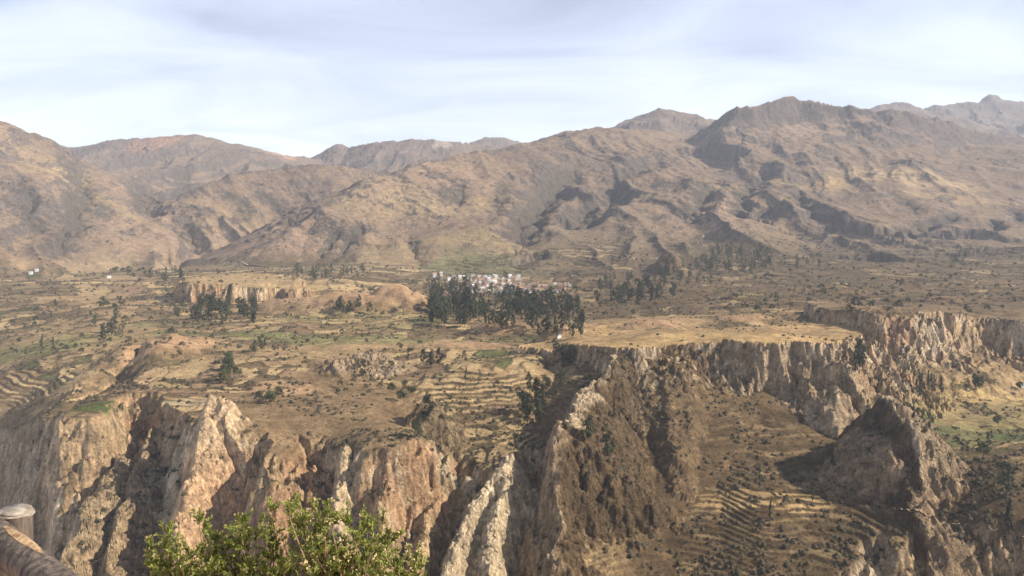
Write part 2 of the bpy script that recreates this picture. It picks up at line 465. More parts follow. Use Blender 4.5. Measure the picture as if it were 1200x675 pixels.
def cut(x, y, z, P, steep, knee, talus, wob, floor=-300):
    m = (x > P[:, 0].min() - 60) & (x < P[:, 0].max() + 60) & (y > P[:, 1].min() - 60) & (y < P[:, 1].max() + 60)
    X, Y, Z = x[m], y[m], z[m]
    wob = wob * (1 - .7 * smooth(64, 48, X / Y * F + 600))
    mid_ = smooth(262, 300, X / Y * F + 600) * smooth(560, 500, X / Y * F + 600)
    wx = X + fbm(X / 34, Y / 34, 4, 71, .6) * wob * (1 + .7 * mid_) + perlin(X / 5.5, Y / 5.5, 76) * 1.4
    wy = Y + fbm(X / 34 + 5, Y / 34, 4, 81, .6) * wob * (1 + .7 * mid_) + perlin(X / 5.5, Y / 5.5, 77) * 1.4
    PP = np.concatenate([P, P[:1]])
    d, S, _, _ = seg_fields(wx, wy, PP)
    ins = inside(wx, wy, P)
    # cliff, a ledge, cliff again, then scree
    pxc = X / Y * F + 600
    left_ = smooth(64, 48, pxc)
    steep = steep * (1 + 1.1 * left_) * (1 - .42 * smooth(262, 300, pxc) * smooth(560, 500, pxc))      # crumbling middle stretch
    drop = np.where(d < knee, d * steep, knee * steep + (d - knee) * talus)
    drop = drop + np.sin(drop * .33 + fbm(X / 40, Y / 40, 2, 8) * 4) * 1.6
    zc_ = np.maximum(Z - drop, floor + d * 0.0)
    z[m] = np.where(ins, np.minimum(Z, zc_), Z)
    c = np.zeros(x.shape, f4)
    c[m] = np.where(ins, np.clip(drop / 6, 0, 1), 0)
    return c

def terrace(z, x, y, h, warp, tread=.80, flat=.92):
    q = z / h + warp
    k = np.floor(q); f = q - k
    g = np.where(f < tread, f / tread * (1 - flat), (1 - flat) + (f - tread) / (1 - tread) * flat)
    return z + (k + g - q) * h, k, f

# terraced hillsides: column, row-distance, half width, half depth (m), step height
TERR = [(568,640,84,82,2.2),(800,570,175,120,1.6),(1000,520,70,60,2.4),(880,490,110,40,2.6),(640,920,110,70,2.4),(700,1750,420,520,6.0),(1000,1420,420,330,4.2),(940,1120,230,120,2.8),(40,760,70,45,2.6),(190,690,95,50,2.0),
        (320,690,60,60,1.6),(1120,1900,420,330,5.0),(1130,660,120,110,1.4),(480,960,90,60,1.6),(1200,1200,200,160,3.0)]

def terrain(x, y, detail=True):
    x = np.asarray(x, f4); y = np.asarray(y, f4)
    global _GP, _CP
    z, z0, lay, rel = terrain_base(x, y)
    if _GP is None:
        fn = lambda a, b: terrain_base(a, b)[0]
        def drop_on(lists):
            out = []
            for pts, *_ in lists:
                hx, hy, _ok = ray_hit(fn, [p[0] for p in pts], [p[1] for p in pts], n=420)
                out.append(np.stack([hx, hy], 1).astype(float))
            return out
        _GP = drop_on(GULLIES); _CP = drop_on(SCARPS)
    A = {"lay": lay, "rel": rel}
    mt = smooth(8, 120, rel) * smooth(1500, 2000, y)
    hill = smooth(1500, 2300, y) * smooth(150, 700, x + (y - 1500) * .15)
    big = np.clip(mt + hill * .75, 0, 1)
    # mounds
    A["mound"] = np.zeros(x.shape, f4)
    for i, (c, r, d, hw, hd) in enumerate(MOUNDS):
        X, Y, Z = W(c, r, d)
        m = (np.abs(x - X) < hw * 2.2) & (np.abs(y - Y) < hd * 2.2)
        if not m.any(): continue
        xx = x[m] + fbm(x[m] / 40, y[m] / 40, 2, 7) * hw * .18; yy = y[m] + fbm(x[m] / 40, y[m] / 40 + 7, 2, 8) * hd * .18
        q = ((xx - X) / hw) ** 2 + ((yy - Y) / hd) ** 2
        g = smooth(1.25, .12, np.sqrt(q))
        h = z[m] + np.maximum(Z - z[m], 0) * g
        z[m] = h
        A["mound"][m] = np.maximum(A["mound"][m], smooth(.25, .6, g))
    # mesas
    A["cliff"] = np.zeros(x.shape, f4); A["mesatop"] = np.zeros(x.shape, f4); A["mesaid"] = np.zeros(x.shape, np.int16)
    for i, (pl, tops, ch, cs, ts, nm) in enumerate(MESAS):
        P = _MP[i]
        m = (x > P[:, 0].min() - 200) & (x < P[:, 0].max() + 130) & (y > P[:, 1].min() - 200) & (y < P[:, 1].max() + 90)
        if not m.any(): continue
        X, Y = x[m], y[m]
        tn = td = 0
        for tp in tops:
            q = W(*tp); g = 1 / ((X - q[0]) ** 2 + (Y - q[1]) ** 2 + 300); tn = tn + g * q[2]; td = td + g
        top = tn / td + fbm(X / 60, Y / 60, 3, 90 + i) * 1.5
        wob = 9 if nm != "bench" else 12
        wx = X + fbm(X / 30, Y / 30, 4, 91 + i, .6) * wob; wy = Y + fbm(X / 30, Y / 30 + 4, 4, 95 + i, .6) * wob
        PP = np.concatenate([P, P[:1]])
        d, S, _, _ = seg_fields(wx, wy, PP)
        ins = inside(wx, wy, P)
        kn = ch / cs
        fl = (1 - ridged(S / 17, d / 60, 2, 97 + i)) * np.clip(d / 4, 0, 1) * 7
        pxa = X / Y * F + 600
        if nm == "mesa":     # the middle of the rim has crumbled to a scrub slope, the right end is a tall bare cliff
            soft = smooth(728, 790, pxa) * smooth(868, 805, pxa); tall = smooth(850, 885, pxa)
            csv = cs * (1 - soft * .74); chv = ch * (1 - .3 * soft + .2 * tall); tsv = ts + tall * .18; csv = csv * (1 - .62 * smooth(935, 985, pxa)); fl = fl * (1 + .6 * tall - .75 * soft)
        else: csv, chv, tsv = cs, ch, ts
        kn = chv / csv
        drop = np.where(d < kn, d * csv, chv + (d - kn) * tsv) + np.where(d < kn * 2.2, fl, fl * .3)
        h = np.where(ins, top, top - drop)
        zz = z[m]
        a = h > zz
        z[m] = np.where(a, h, zz)
        cc = A["cliff"][m]; cc = np.where(a & ~ins, np.clip(1.25 - np.maximum(d - kn, 0) / 26, 0, 1), cc); A["cliff"][m] = cc
        mm = A["mesatop"][m]; mm = np.where(a & ins, 1, mm); A["mesatop"][m] = mm
        mi = A["mesaid"][m]; mi[a] = i + 1; A["mesaid"][m] = mi
    # gullies and scarps
    A["gully"] = np.zeros(x.shape, f4)
    for i, (pts, dep, hw) in enumerate(GULLIES):
        P = _GP[i]; q = hw * 2.2
        m = (x > P[:, 0].min() - q) & (x < P[:, 0].max() + q) & (y > P[:, 1].min() - q) & (y < P[:, 1].max() + q)
        if not m.any(): continue
        wb = hw * .35
        d, S, side, T = seg_fields(x[m] + fbm(x[m] / hw / 1.3, y[m] / hw / 1.3, 3, 11 + i) * wb, y[m] + fbm(x[m] / hw / 1.3 + 3, y[m] / hw / 1.3, 3, 12 + i) * wb, P)
        e = np.clip(T / (len(P) - 1), 0, 1)
        tap = smooth(0, .25, e) * (1 - .5 * smooth(.85, 1, e))
        f = np.maximum(0, 1 - d / hw)
        z[m] -= dep * tap * f * (0.4 + .6 * f)
        A["gully"][m] = np.maximum(A["gully"][m], f * tap)
    A["scarp"] = np.zeros(x.shape, f4)
    for i, (pts, hh, rr) in enumerate(SCARPS):
        P = _CP[i]; q = rr * 3
        m = (x > P[:, 0].min() - q) & (x < P[:, 0].max() + q) & (y > P[:, 1].min() - q) & (y < P[:, 1].max() + q * .6)
        if not m.any(): continue
        wb = min(rr * .18, 14)
        X = x[m] + fbm(x[m] / 40, y[m] / 40, 3, 21 + i) * wb; Y = y[m] + fbm(x[m] / 40, y[m] / 40 + 5, 3, 22 + i) * wb
        d, S, side, T = seg_fields(X, Y, P)
        e = T / (len(P) - 1)
        end = smooth(0, .12, e) * smooth(1, .88, e)
        sd = np.where(side > 0, -d, d)           # near side positive
        w = max(hh * .45, 3)
        f = smooth(-w, 0, sd) * np.exp(-np.maximum(sd, 0) / rr) * end
        z[m] -= hh * f
        A["scarp"][m] = np.maximum(A["scarp"][m], np.where((sd > -w) & (sd < 3), end, 0))
    # mountain relief
    bm = big > 1e-4; xb, yb, bb = x[bm], y[bm], big[bm]
    n1 = ridged(xb / 620 + .3, yb / 620, 5, 101, .52) - .55
    n2 = fbm(xb / 95, yb / 95, 4, 111, .55)
    z[bm] += bb * (n1 * 26 * (.45 + .55 * smooth(-200, 900, xb)) + n2 * 4.5)
    outc = np.zeros(x.shape, f4)
    outc[bm] = smooth(.40, .68, fbm(xb / 210, yb / 210, 3, 191) * .8 + fbm(xb / 60, yb / 60, 3, 192) * .45 + .12 * smooth(250, 600, z[bm])) * bb
    A["outcrop"] = outc
    z[bm] += outc[bm] * (ridged(xb / 46, yb / 46, 3, 193) * 7 - 1)
    # fields and terraces
    A["tk"] = np.zeros(x.shape, f4); A["tf"] = np.zeros(x.shape, f4); A["tw"] = np.zeros(x.shape, f4)
    valley = 1 - np.clip(mt * 2, 0, 1)
    z += valley * (fbm(x / 150, y / 150, 4, 121) * 3.6 - ridged(x / 210 + 5, y / 210, 2, 125) * 3.0) * smooth(2500, 1400, y) * smooth(520, 700, y)
    zpre = z.copy()
    for i, (c, d, hw, hd, st) in enumerate(TERR):
        X = (c - 600) / F * d
        m = (np.abs(x - X) < hw * 1.3) & (np.abs(y - d) < hd * 1.3)
        if not m.any(): continue
        xx, yy = x[m], y[m]
        q = np.sqrt(((xx - X) / hw) ** 2 + ((yy - d) / hd) ** 2) + fbm(xx / (hw * .35), yy / (hw * .35), 3, 131 + i) * .32
        w = smooth(1.05, .8, q) * (1 - A["cliff"][m]) * (1 - np.clip(mt[m] * 1.6, 0, 1))
        if st > 3.5: w = w * smooth(-.25, .15, fbm(xx / 160, yy / 160, 2, 141 + i))
        zt, k, f = terrace(zpre[m], xx, yy, st, fbm(xx / 55, yy / 55, 3, 135) * .75, .72, .95)
        b = w > A["tw"][m]
        z[m] = np.where(b, zpre[m] * (1 - w) + zt * w, z[m])
        for nme, val in (("tk", k + 100 * i), ("tf", f), ("tw", w)):
            t_ = A[nme][m]; t_ = np.where(b, val, t_); A[nme][m] = t_
    # canyon walls, then the spurs in front of them
    c1 = cut(x, y, z, CANYON, 1.85, 22, .95, 10, -345)
    c2 = cut(x, y, z, CANYON2, 1.5, 20, .9, 9)
    A["canyon"] = np.maximum(c1, c2)
    A["spur"] = np.zeros(x.shape, f4); A["spurid"] = np.zeros(x.shape, np.int16); A["spurd"] = np.full(x.shape, 999, f4)
    for i, (pts, sl, sr, fw, fdl, fdr) in enumerate(SPURS):
        P = _SP[i]; q = 130
        m = (x > P[:, 0].min() - q) & (x < P[:, 0].max() + q) & (y > P[:, 1].min() - q) & (y < P[:, 1].max() + q)
        if not m.any(): continue
        wv = 8.0 if i in (9, 10) else 4.2
        X = x[m] + fbm(x[m] / 30, y[m] / 30, 4, 151 + i, .6) * wv; Y = y[m] + fbm(x[m] / 30, y[m] / 30 + 5, 4, 152 + i, .6) * wv
        d, S, side, T = seg_fields(X, Y, P[:, :2])
        zc_ = np.interp(T, np.arange(len(P)), P[:, 2]).astype(f4)
        s_ = np.where(side > 0, sr, sl)      # travelling towards the viewer, the left of travel is the right of the picture
        fl = 1 - ridged(S / fw + 3 * i, d / (fw * 4), 3, 161 + i)
        h = zc_ - s_ * np.sqrt(d * d + 4) + 2 * s_ - fl * np.where(side > 0, fdr, fdl) * smooth(1, 14, d) + perlin(S / 6, S * 0 + i, 3) * 1.5
        zz = z[m]
        a = h > zz
        z[m] = np.where(a, h, zz)
        t_ = A["spur"][m]; t_ = np.where(a, np.clip((h - zz) / 3, 0, 1), t_); A["spur"][m] = t_
        t_ = A["spurid"][m]; t_[a] = i + 1; A["spurid"][m] = t_
        t_ = A["spurd"][m]; t_ = np.where(a, d * np.where(side > 0, 1, -1), t_); A["spurd"][m] = t_
        t_ = A["tw"][m]; t_ = np.where(a, t_ * .2, t_); A["tw"][m] = t_
    if detail:
        sm = (A["spurid"] == 10) * (A["spurd"] > 2) + (A["spurid"] == 11) * (A["spurd"] < -2)
        rough = np.clip(A["canyon"] + A["cliff"] + A["spur"], 0, 1) * (1 - .85 * sm)
        z += fbm(x / 9, y / 9, 3, 171, .6) * (.35 + rough * 2.4) * smooth(3500, 1200, y)
        z[bm] += bb * fbm(xb / 30, yb / 30, 3, 181, .6) * 2.4
    # near bank of the gorge, all of it below the lower edge of the picture
    z = np.where(y < 395, np.maximum(z * smooth(60, 330, y) + near_slope(x, y) * (1 - smooth(60, 330, y)), near_slope(x, y)), z)
    A["z"] = z
    return A

def ground_z(x, y): return terrain(x, y, True)["z"]

# --- sampling: columns by bearing, rows spaced by the length of the ground they cover
uin = np.linspace(-.70, .70, 1080); uleft = np.linspace(-.92, -.70, 46)[:-1]; uright = np.linspace(.70, 1.15, 70)[1:]
U = np.concatenate([uleft, uin, uright]).astype(f4)
NR = 1130
yc = np.exp(np.linspace(math.log(34), math.log(9300), 1000)).astype(f4)
uc = U[::8]
XC, YC = uc[None, :] * yc[:, None], np.repeat(yc[:, None], len(uc), 1)
ZC = terrain(XC, YC, False)["z"]
el = ZC / YC
run = np.maximum.accumulate(el, 0)
vis = np.where(el > run - .012, 1.0, .14)
vis = np.where(el < -.52, .05, vis) * np.where(YC > 4400, .5, 1)
ds = np.sqrt(np.diff(YC, axis=0) ** 2 + np.diff(ZC, axis=0) ** 2) / YC[1:] * vis[1:] + .0003
ker = np.ones(9) / 9
dsp = np.pad(ds, ((0, 0), (12, 12)), mode='edge')
ds = sum(dsp[:, i:i + ds.shape[1]] for i in range(25)) / 25
dsv = np.pad(ds, ((7, 7), (0, 0)), mode='edge')
ds = sum(dsv[i:i + ds.shape[0]] for i in range(15)) / 15
cum = np.concatenate([np.zeros((1, ds.shape[1])), np.cumsum(ds, 0)], 0); cum /= cum[-1]
rowsC = np.stack([np.interp(np.linspace(0, 1, NR), cum[:, j], np.log(yc)) for j in range(len(uc))], 1)
rows = np.stack([np.interp(U, uc, rowsC[i]) for i in range(NR)], 0)
GY = np.exp(rows).astype(f4)
GX = U[None, :] * GY
TR = terrain(GX, GY, True)
GZ = TR["z"]
# ------------------------------------------------------------------ land cover (the colour of the ground, with some light and shade painted in) per vertex
def C3(*c): return np.array(c, f4)
def mixc3(col, c, w): return col + (np.asarray(c, f4) - col) * np.asarray(w, f4)[..., None]
x, y, z = GX, GY, GZ
dXu = np.gradient(x, axis=1); dYu = np.gradient(y, axis=1); dZu = np.gradient(z, axis=1)
dXv = np.gradient(x, axis=0); dYv = np.gradient(y, axis=0); dZv = np.gradient(z, axis=0)
nx = dYu * dZv - dZu * dYv; ny = dZu * dXv - dXu * dZv; nz = dXu * dYv - dYu * dXv
nl = np.sqrt(nx * nx + ny * ny + nz * nz) + 1e-9
nz = np.abs(nz) / nl
steep = np.sqrt(np.clip(1 - nz * nz, 0, 1)) / np.maximum(nz, .05)      # tangent of the slope
nA = fbm(x / 260, y / 260, 5, 201, .55); nB = fbm(x / 70, y / 70, 4, 211, .55); nC = fbm(x / 18, y / 18, 4, 221, .6); nD = fbm(x / 900, y / 900, 3, 231)
lay, rel = TR["lay"], TR["rel"]
mt = np.clip(smooth(6, 60, rel) * smooth(1500, 1900, y) + smooth(2050, 2500, y), 0, 1)
MUL = C3(1, 1, 1)
# dry valley ground
grass = C3(.355, .258, .150); scrubc = C3(.150, .112, .068); straw = C3(.50, .378, .210); green = C3(.095, .118, .045); plough = C3(.245, .170, .112); olive = C3(.200, .155, .088)
col = np.broadcast_to(grass, x.shape + (3,)).copy()
col = mixc3(col, scrubc, smooth(-.15, .45, nA * .7 + nB * .5 + nC * .25))
# field mosaic
wx_ = x + fbm(x / 90, y / 90, 3, 301) * 14; wy_ = y + fbm(x / 90 + 5, y / 90, 3, 311) * 16 + x * .12
bw = 9 + 20 * smooth(600, 1700, y)
band = np.floor(wy_ / bw)
tw = TR["tw"]
band = np.where(tw > .5, TR["tk"] + 5000, band)
lenx = (30 + 45 * smooth(600, 1800, y)) * (.6 + .9 * rnd(band, band * 0, 3))
cell = np.floor(wx_ / lenx + rnd(band, band * 0 + 1, 4) * 7)
r1 = rnd(band, cell, 5); r2 = rnd(band, cell, 6); r3 = rnd(band, cell, 7)
fcol = np.where((r1 < .30)[..., None], straw * (.75 + .4 * r2)[..., None],
       np.where((r1 < .50)[..., None], grass * (.75 + .5 * r2)[..., None],
       np.where((r1 < .66)[..., None], plough * (.8 + .4 * r2)[..., None],
       np.where((r1 < .80)[..., None], olive * (.8 + .5 * r2)[..., None],
       np.where((r1 < .84)[..., None], green * (.8 + .5 * r2)[..., None], scrubc * (.9 + .3 * r2)[..., None])))))
ctr = (tw > .5) * (TR['tk'] < 50) * (y < 780) * (np.abs(x) < 130)
fcol = fcol + (straw * (.55 + .6 * r2)[..., None] - fcol) * (ctr * (r3 < .72))[..., None]
flat = smooth(.36, .14, steep)
fm = smooth(-.30, .05, fbm(x / 200, y / 200, 3, 321) + .12) * flat * (1 - mt) * (y > 470)
fm = np.maximum(fm, tw * .8 * (TR["tf"] < .72))
NOF = [(380,620,75,95),(330,560,70,40),(470,560,40,50),(700,600,60,80),(185,830,60,70),(400,1190,150,75),(465,1230,110,85)]
nof = np.zeros(x.shape, f4)
for (c, d, hw, hd) in NOF:
    q = np.sqrt(((x - (c - 600) / F * d) / hw) ** 2 + ((y - d) / hd) ** 2) + nB * .22
    nof = np.maximum(nof, smooth(1.1, .8, q))
fm = fm * (1 - .9 * nof)
fm = fm * (1 - .85 * np.clip(TR["mound"], 0, 1)) * (1 - TR["mesatop"] * .9)
col = mixc3(col, fcol, np.clip(fm, 0, 1) * .9)
# field edges: walls, ditches and weeds
fy = wy_ / bw - np.floor(wy_ / bw); fxx = wx_ / lenx + rnd(band, band * 0 + 1, 4) * 7; fxx = fxx - np.floor(fxx)
edge = np.where(tw > .5, 0, smooth(.13, .03, np.minimum(fy, 1 - fy) + nC * .04)) + smooth(.05, .012, np.minimum(fxx, 1 - fxx))
col = mixc3(col, C3(.085, .072, .042), np.clip(edge, 0, 1) * fm * .85)
# terrace risers and the dry weeds on them
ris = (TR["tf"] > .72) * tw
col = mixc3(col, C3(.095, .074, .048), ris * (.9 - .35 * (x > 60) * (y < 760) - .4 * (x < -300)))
col = mixc3(col, C3(.235, .165, .098) * (1 + .35 * nB[..., None] + .3 * nC[..., None]), nof * .75)
# bowl and lower slopes: dry scrub
bowl = smooth(30, 90, x) * smooth(760, 640, y) * smooth(330, 420, y)
bowl = bowl * smooth(.0, 70, (330 - x) + (600 - y) * .55)
col = mixc3(col, C3(.108, .076, .045) * (1 + .35 * nB[..., None] + .35 * nC[..., None]), bowl * .88 * (1 - .32 * fm * (r1 < .40)))
# patches of one crop or bare soil: column, distance, half width, half depth, colour, strength
PATCH = [(900,520,34,9,(.52,.38,.19),.85),(935,512,22,8,(.50,.36,.18),.8),(850,530,26,8,(.46,.33,.17),.7),(700,560,0.1,.1,(.4,.3,.2),0),(118,588,34,14,(.085,.135,.035),.95),(150,600,26,10,(.10,.14,.045),.9),(190,607,12,7,(.075,.12,.035),.95),(225,610,20,14,(.40,.32,.22),.8),(60,900,110,50,(.25,.23,.10),.55),(40,880,60,40,(.17,.19,.075),.6),
 (390,905,120,38,(.19,.20,.085),.75),(440,935,40,12,(.13,.17,.06),.8),(560,1340,46,36,(.17,.20,.085),.7),(260,930,95,24,(.19,.20,.09),.7),(190,1000,70,30,(.21,.21,.10),.6),(400,1070,160,50,(.34,.29,.14),.5),
 (470,1000,60,30,(.24,.22,.10),.6),(600,905,70,26,(.10,.14,.055),.5),(1150,625,95,62,(.150,.165,.068),.75),(1190,600,26,22,(.09,.15,.045),.85),(1160,690,90,44,(.33,.27,.13),.7),(1185,745,90,22,(.50,.38,.18),.75),
 (1075,650,40,26,(.14,.165,.07),.8),(1110,600,36,22,(.17,.18,.08),.7),(1030,790,50,36,(.24,.23,.10),.7),(560,1880,150,120,(.17,.18,.085),.65),(640,1780,150,60,(.17,.18,.09),.5),(540,1980,60,160,(.20,.20,.09),.6),
 (930,1600,170,160,(.16,.165,.075),.5),(900,1350,190,80,(.30,.25,.12),.5),(1060,1420,240,90,(.33,.25,.13),.45),(800,1320,140,60,(.30,.26,.13),.5),(700,1250,70,40,(.22,.22,.10),.6),
 (1050,3050,420,130,(.46,.325,.185),.9),(1120,2850,200,70,(.44,.31,.17),.6),(960,3000,240,90,(.42,.29,.14),.6),(900,2700,160,36,(.42,.30,.15),.6),(740,2640,170,16,(.46,.34,.19),.8),(820,2850,120,50,(.44,.31,.15),.7),
 (440,2350,240,140,(.40,.285,.165),.55),(520,2330,200,100,(.40,.285,.165),.5),(600,2420,160,90,(.40,.28,.145),.5),(570,2080,150,60,(.40,.29,.145),.5),(470,2050,160,60,(.38,.275,.14),.4),
 (120,2520,200,80,(.44,.32,.16),.4),(30,2550,220,160,(.42,.30,.17),.5),(88,2650,50,120,(.50,.36,.17),.6),(250,2600,240,200,(.42,.29,.16),.45),(180,4700,180,180,(.55,.30,.18),.55),(330,4950,130,160,(.58,.36,.22),.6),(155,4750,50,90,(.55,.27,.16),.6),
 (520,5150,90,60,(.55,.46,.36),.7),(870,3650,60,40,(.5,.36,.2),.3)]
for (c, d, hw, hd, cc, s) in PATCH:
    X = (c - 600) / F * d
    m = (np.abs(x - X) < hw * 1.6) & (np.abs(y - d) < hd * 1.8)
    if not m.any(): continue
    q = np.sqrt(((x[m] - X) / hw) ** 2 + ((y[m] - d) / hd) ** 2) + nB[m] * .25 + nC[m] * .12
    w = smooth(1.05, .75, q) * s
    if d < 2000: w = w * (1 - .9 * np.clip(edge[m], 0, 1)) * (ris[m] < .5)
    tone = (1 + .22 * (r2[m] - .5) * (d < 2000) + .10 * nC[m])[..., None]
    col[m] = mixc3(col[m], np.asarray(cc, f4) * tone, w * (1 - .0 * mt[m]))
patched = col.copy()
# mounds: smooth bare brown
col = mixc3(col, C3(.395, .268, .165) * (1 + .12 * nB[..., None] + .12 * nC[..., None]), TR["mound"] * .9)
# mesa tops
golden = C3(.46, .325, .165) * (1 + .2 * nB[..., None] + .15 * nC[..., None])
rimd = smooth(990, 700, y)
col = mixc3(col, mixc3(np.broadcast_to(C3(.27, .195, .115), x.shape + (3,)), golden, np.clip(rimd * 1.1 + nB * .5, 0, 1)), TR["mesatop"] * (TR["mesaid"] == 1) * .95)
col = mixc3(col, C3(.215, .160, .100) * (1 + .2 * nC[..., None]), TR["mesatop"] * (TR["mesaid"] == 2) * .9)
col = mixc3(col, C3(.42, .31, .18), TR["mesatop"] * (TR["mesaid"] == 3) * .8)
rt = smooth(-60, 160, x - (y - 1000) * .02) * smooth(930, 1150, y) * smooth(2500, 2000, y)
col = mixc3(col, C3(.122, .090, .058) * (1 + .3 * nC[..., None] + .25 * nB[..., None]), rt * (.78 - .45 * (r1 < .14) * fm))
# mountains
mbrown = C3(.262, .184, .122); mdark = C3(.150, .110, .090); mgold = C3(.345, .238, .158); mgrey = C3(.235, .180, .155)
mc = np.broadcast_to(mbrown, x.shape + (3,)).copy()
mc = mixc3(mc, mgold, smooth(-.05, .6, nA * .4 + nD * .7 + nB * .1))
mc = mixc3(mc, mdark, smooth(.1, .6, -nA * .45 + nB * .25 - nD * .4) * .7)
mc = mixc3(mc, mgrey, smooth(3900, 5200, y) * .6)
lowr = smooth(2500, 1950, y) * smooth(-250, 350, x)
mc = mixc3(mc, C3(.185, .145, .092), lowr * .7)
keep = np.zeros(x.shape, f4)
far_p = patched
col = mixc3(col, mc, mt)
for (c, d, hw, hd, cc, s) in PATCH:
    if d < 2000: continue
    X = (c - 600) / F * d
    m = (np.abs(x - X) < hw * 1.7) & (np.abs(y - d) < hd * 1.9)
    q = np.sqrt(((x[m] - X) / hw) ** 2 + ((y[m] - d) / hd) ** 2) + nA[m] * .3 + nB[m] * .25
    col[m] = mixc3(col[m], np.asarray(cc, f4), smooth(1.15, .5, q) * s)
crest_shade = np.zeros(x.shape, f4)  # dark bands along two crests: shade of their left slopes painted in
for k, r in enumerate(RIDGES):
    if r[0] in ('ridge_mountain', 'dome_mountain') and r[6] > 30:
        m = (lay == k + 1)
        d_, _, sd_, _ = seg_fields(x[m], y[m], _RP[k][:, :2])
        crest_shade[m] = smooth(34, 8, d_ * (1 + .4 * nC[m]) + nB[m] * 12) * smooth(-.35, .1, nB[m] + .1)
# bare rock on the steep parts of the mountains, grey and jointed; the painted crest shade shares its colour
rock_shade = smooth(.62, .95, steep + nB * .22 + nC * .18 + .18 * TR["gully"]) * mt
rock_shade = np.maximum(rock_shade, crest_shade * .9)
rock_shade = np.maximum(rock_shade, TR["scarp"] * .75 * smooth(1500, 1900, y))
col = mixc3(col, C3(.150, .125, .108) * (1 + .45 * nC[..., None]), rock_shade * .85)
rock_shade = np.maximum(rock_shade, TR['outcrop'] * smooth(.35, .6, steep + nC * .3))
col = mixc3(col, C3(.135, .112, .100) * (1 + .45 * nC[..., None]), TR['outcrop'] * .5)
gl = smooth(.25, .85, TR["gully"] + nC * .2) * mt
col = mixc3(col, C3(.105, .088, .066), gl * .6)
# cliffs of pale tuff round the gorge
cl = np.clip(np.maximum(np.maximum(TR["canyon"], TR["cliff"]), TR["spur"]), 0, 1)
stre = fbm(x / 6.5, y / 6.5, 3, 401, .6); str2 = fbm(z / 7 + nB * 2, x / 90, 3, 411)
tuff = C3(.49, .365, .235) * (1 + .32 * stre[..., None] + .14 * str2[..., None])
tuff = mixc3(tuff, C3(.62, .515, .375), smooth(.1, .6, nB + stre * .5))
tuff = mixc3(tuff, C3(.50, .315, .195), smooth(.12, .6, fbm(x / 40 + 7, y / 40, 3, 421) + str2 * .3) * .75)
rocky = smooth(.85, 1.35, steep + stre * .35 + nB * .25) * cl
veg = smooth(1.25, .75, steep + nC * .45 + nB * .25) * cl
col = mixc3(col, C3(.185, .135, .080) * (1 + .3 * nC[..., None]), veg * .8)
col = mixc3(col, tuff, rocky * .95)
# named tones of single spurs
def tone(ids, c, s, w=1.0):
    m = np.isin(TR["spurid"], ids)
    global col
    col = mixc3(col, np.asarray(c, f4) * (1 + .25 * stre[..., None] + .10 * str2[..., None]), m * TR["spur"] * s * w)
tone([3], (.62, .47, .315), .88)
col = mixc3(col, C3(.63, .42, .265) * (1 + .3 * stre[..., None]), (TR["spurid"] == 3) * TR["spur"] * smooth(-160, -185, z) * .8)
tone([8, 9], (.68, .57, .405), .9)
tone([5], (.62, .50, .335), .8)
tone([1, 2], (.37, .285, .185), .7)
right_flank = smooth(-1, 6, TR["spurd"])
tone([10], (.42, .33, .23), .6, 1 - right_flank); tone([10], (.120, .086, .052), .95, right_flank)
tone([11], (.100, .070, .044), .9, 1 - right_flank); tone([11], (.31, .235, .155), .8, right_flank); tone([12], (.30, .23, .155), .7); tone([13], (.17, .13, .08), .8); tone([14], (.36, .285, .205), .7)  # cone: shade painted on the left flank, sunlight on the right
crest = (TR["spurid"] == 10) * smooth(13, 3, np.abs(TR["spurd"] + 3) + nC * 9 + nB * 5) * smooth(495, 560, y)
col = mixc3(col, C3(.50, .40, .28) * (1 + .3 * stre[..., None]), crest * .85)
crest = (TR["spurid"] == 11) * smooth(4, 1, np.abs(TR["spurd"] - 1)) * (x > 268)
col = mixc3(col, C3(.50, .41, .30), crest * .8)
# bare pale scree below the right end of the golden mesa
pxa = x / y * F + 600
bare = smooth(850, 880, pxa + nB * 14) * smooth(1030, 985, pxa + nB * 10) * (TR["mesaid"] == 1) * (1 - TR["mesatop"]) * smooth(.25, .4, steep)
col = mixc3(col, C3(.44, .35, .245) * (1 + .3 * stre[..., None]), bare * .8 * smooth(-.5, .2, nC + .3))
soft = smooth(735, 770, pxa) * smooth(862, 825, pxa) * (TR["mesaid"] == 1) * (1 - TR["mesatop"])
col = mixc3(col, C3(.15, .108, .066) * (1 + .3 * nC[..., None]), soft * .92 * smooth(.55, .0, stre))
# brown scree on the wide slope right of the spur 12
rough = np.clip(rocky + rock_shade * .8, 0, 1)
scrub_amt = (1 - .8 * TR['mound']) * np.clip(smooth(-.2, .35, nA * .6 + nB * .5) * (1 - rocky) * (1 - fm * .7) + bowl * .5 + veg * .4, 0, 1) * (1 - mt * .5)
wall_shade = smooth(70, 46, pxa + nC * 8) * TR["canyon"]
col = mixc3(col, C3(.215, .158, .102) * (1 + .35 * stre[..., None]), wall_shade * .75)  # far-left gorge wall browned: its shade is put into the colour
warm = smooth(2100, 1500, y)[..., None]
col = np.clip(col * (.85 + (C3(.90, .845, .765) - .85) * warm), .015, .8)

# ------------------------------------------------------------------ ground material
def new_mat(name):
    m = bpy.data.materials.new(name); m.use_nodes = True
    return m, m.node_tree.nodes, m.node_tree.links, m.node_tree.nodes["Principled BSDF"]

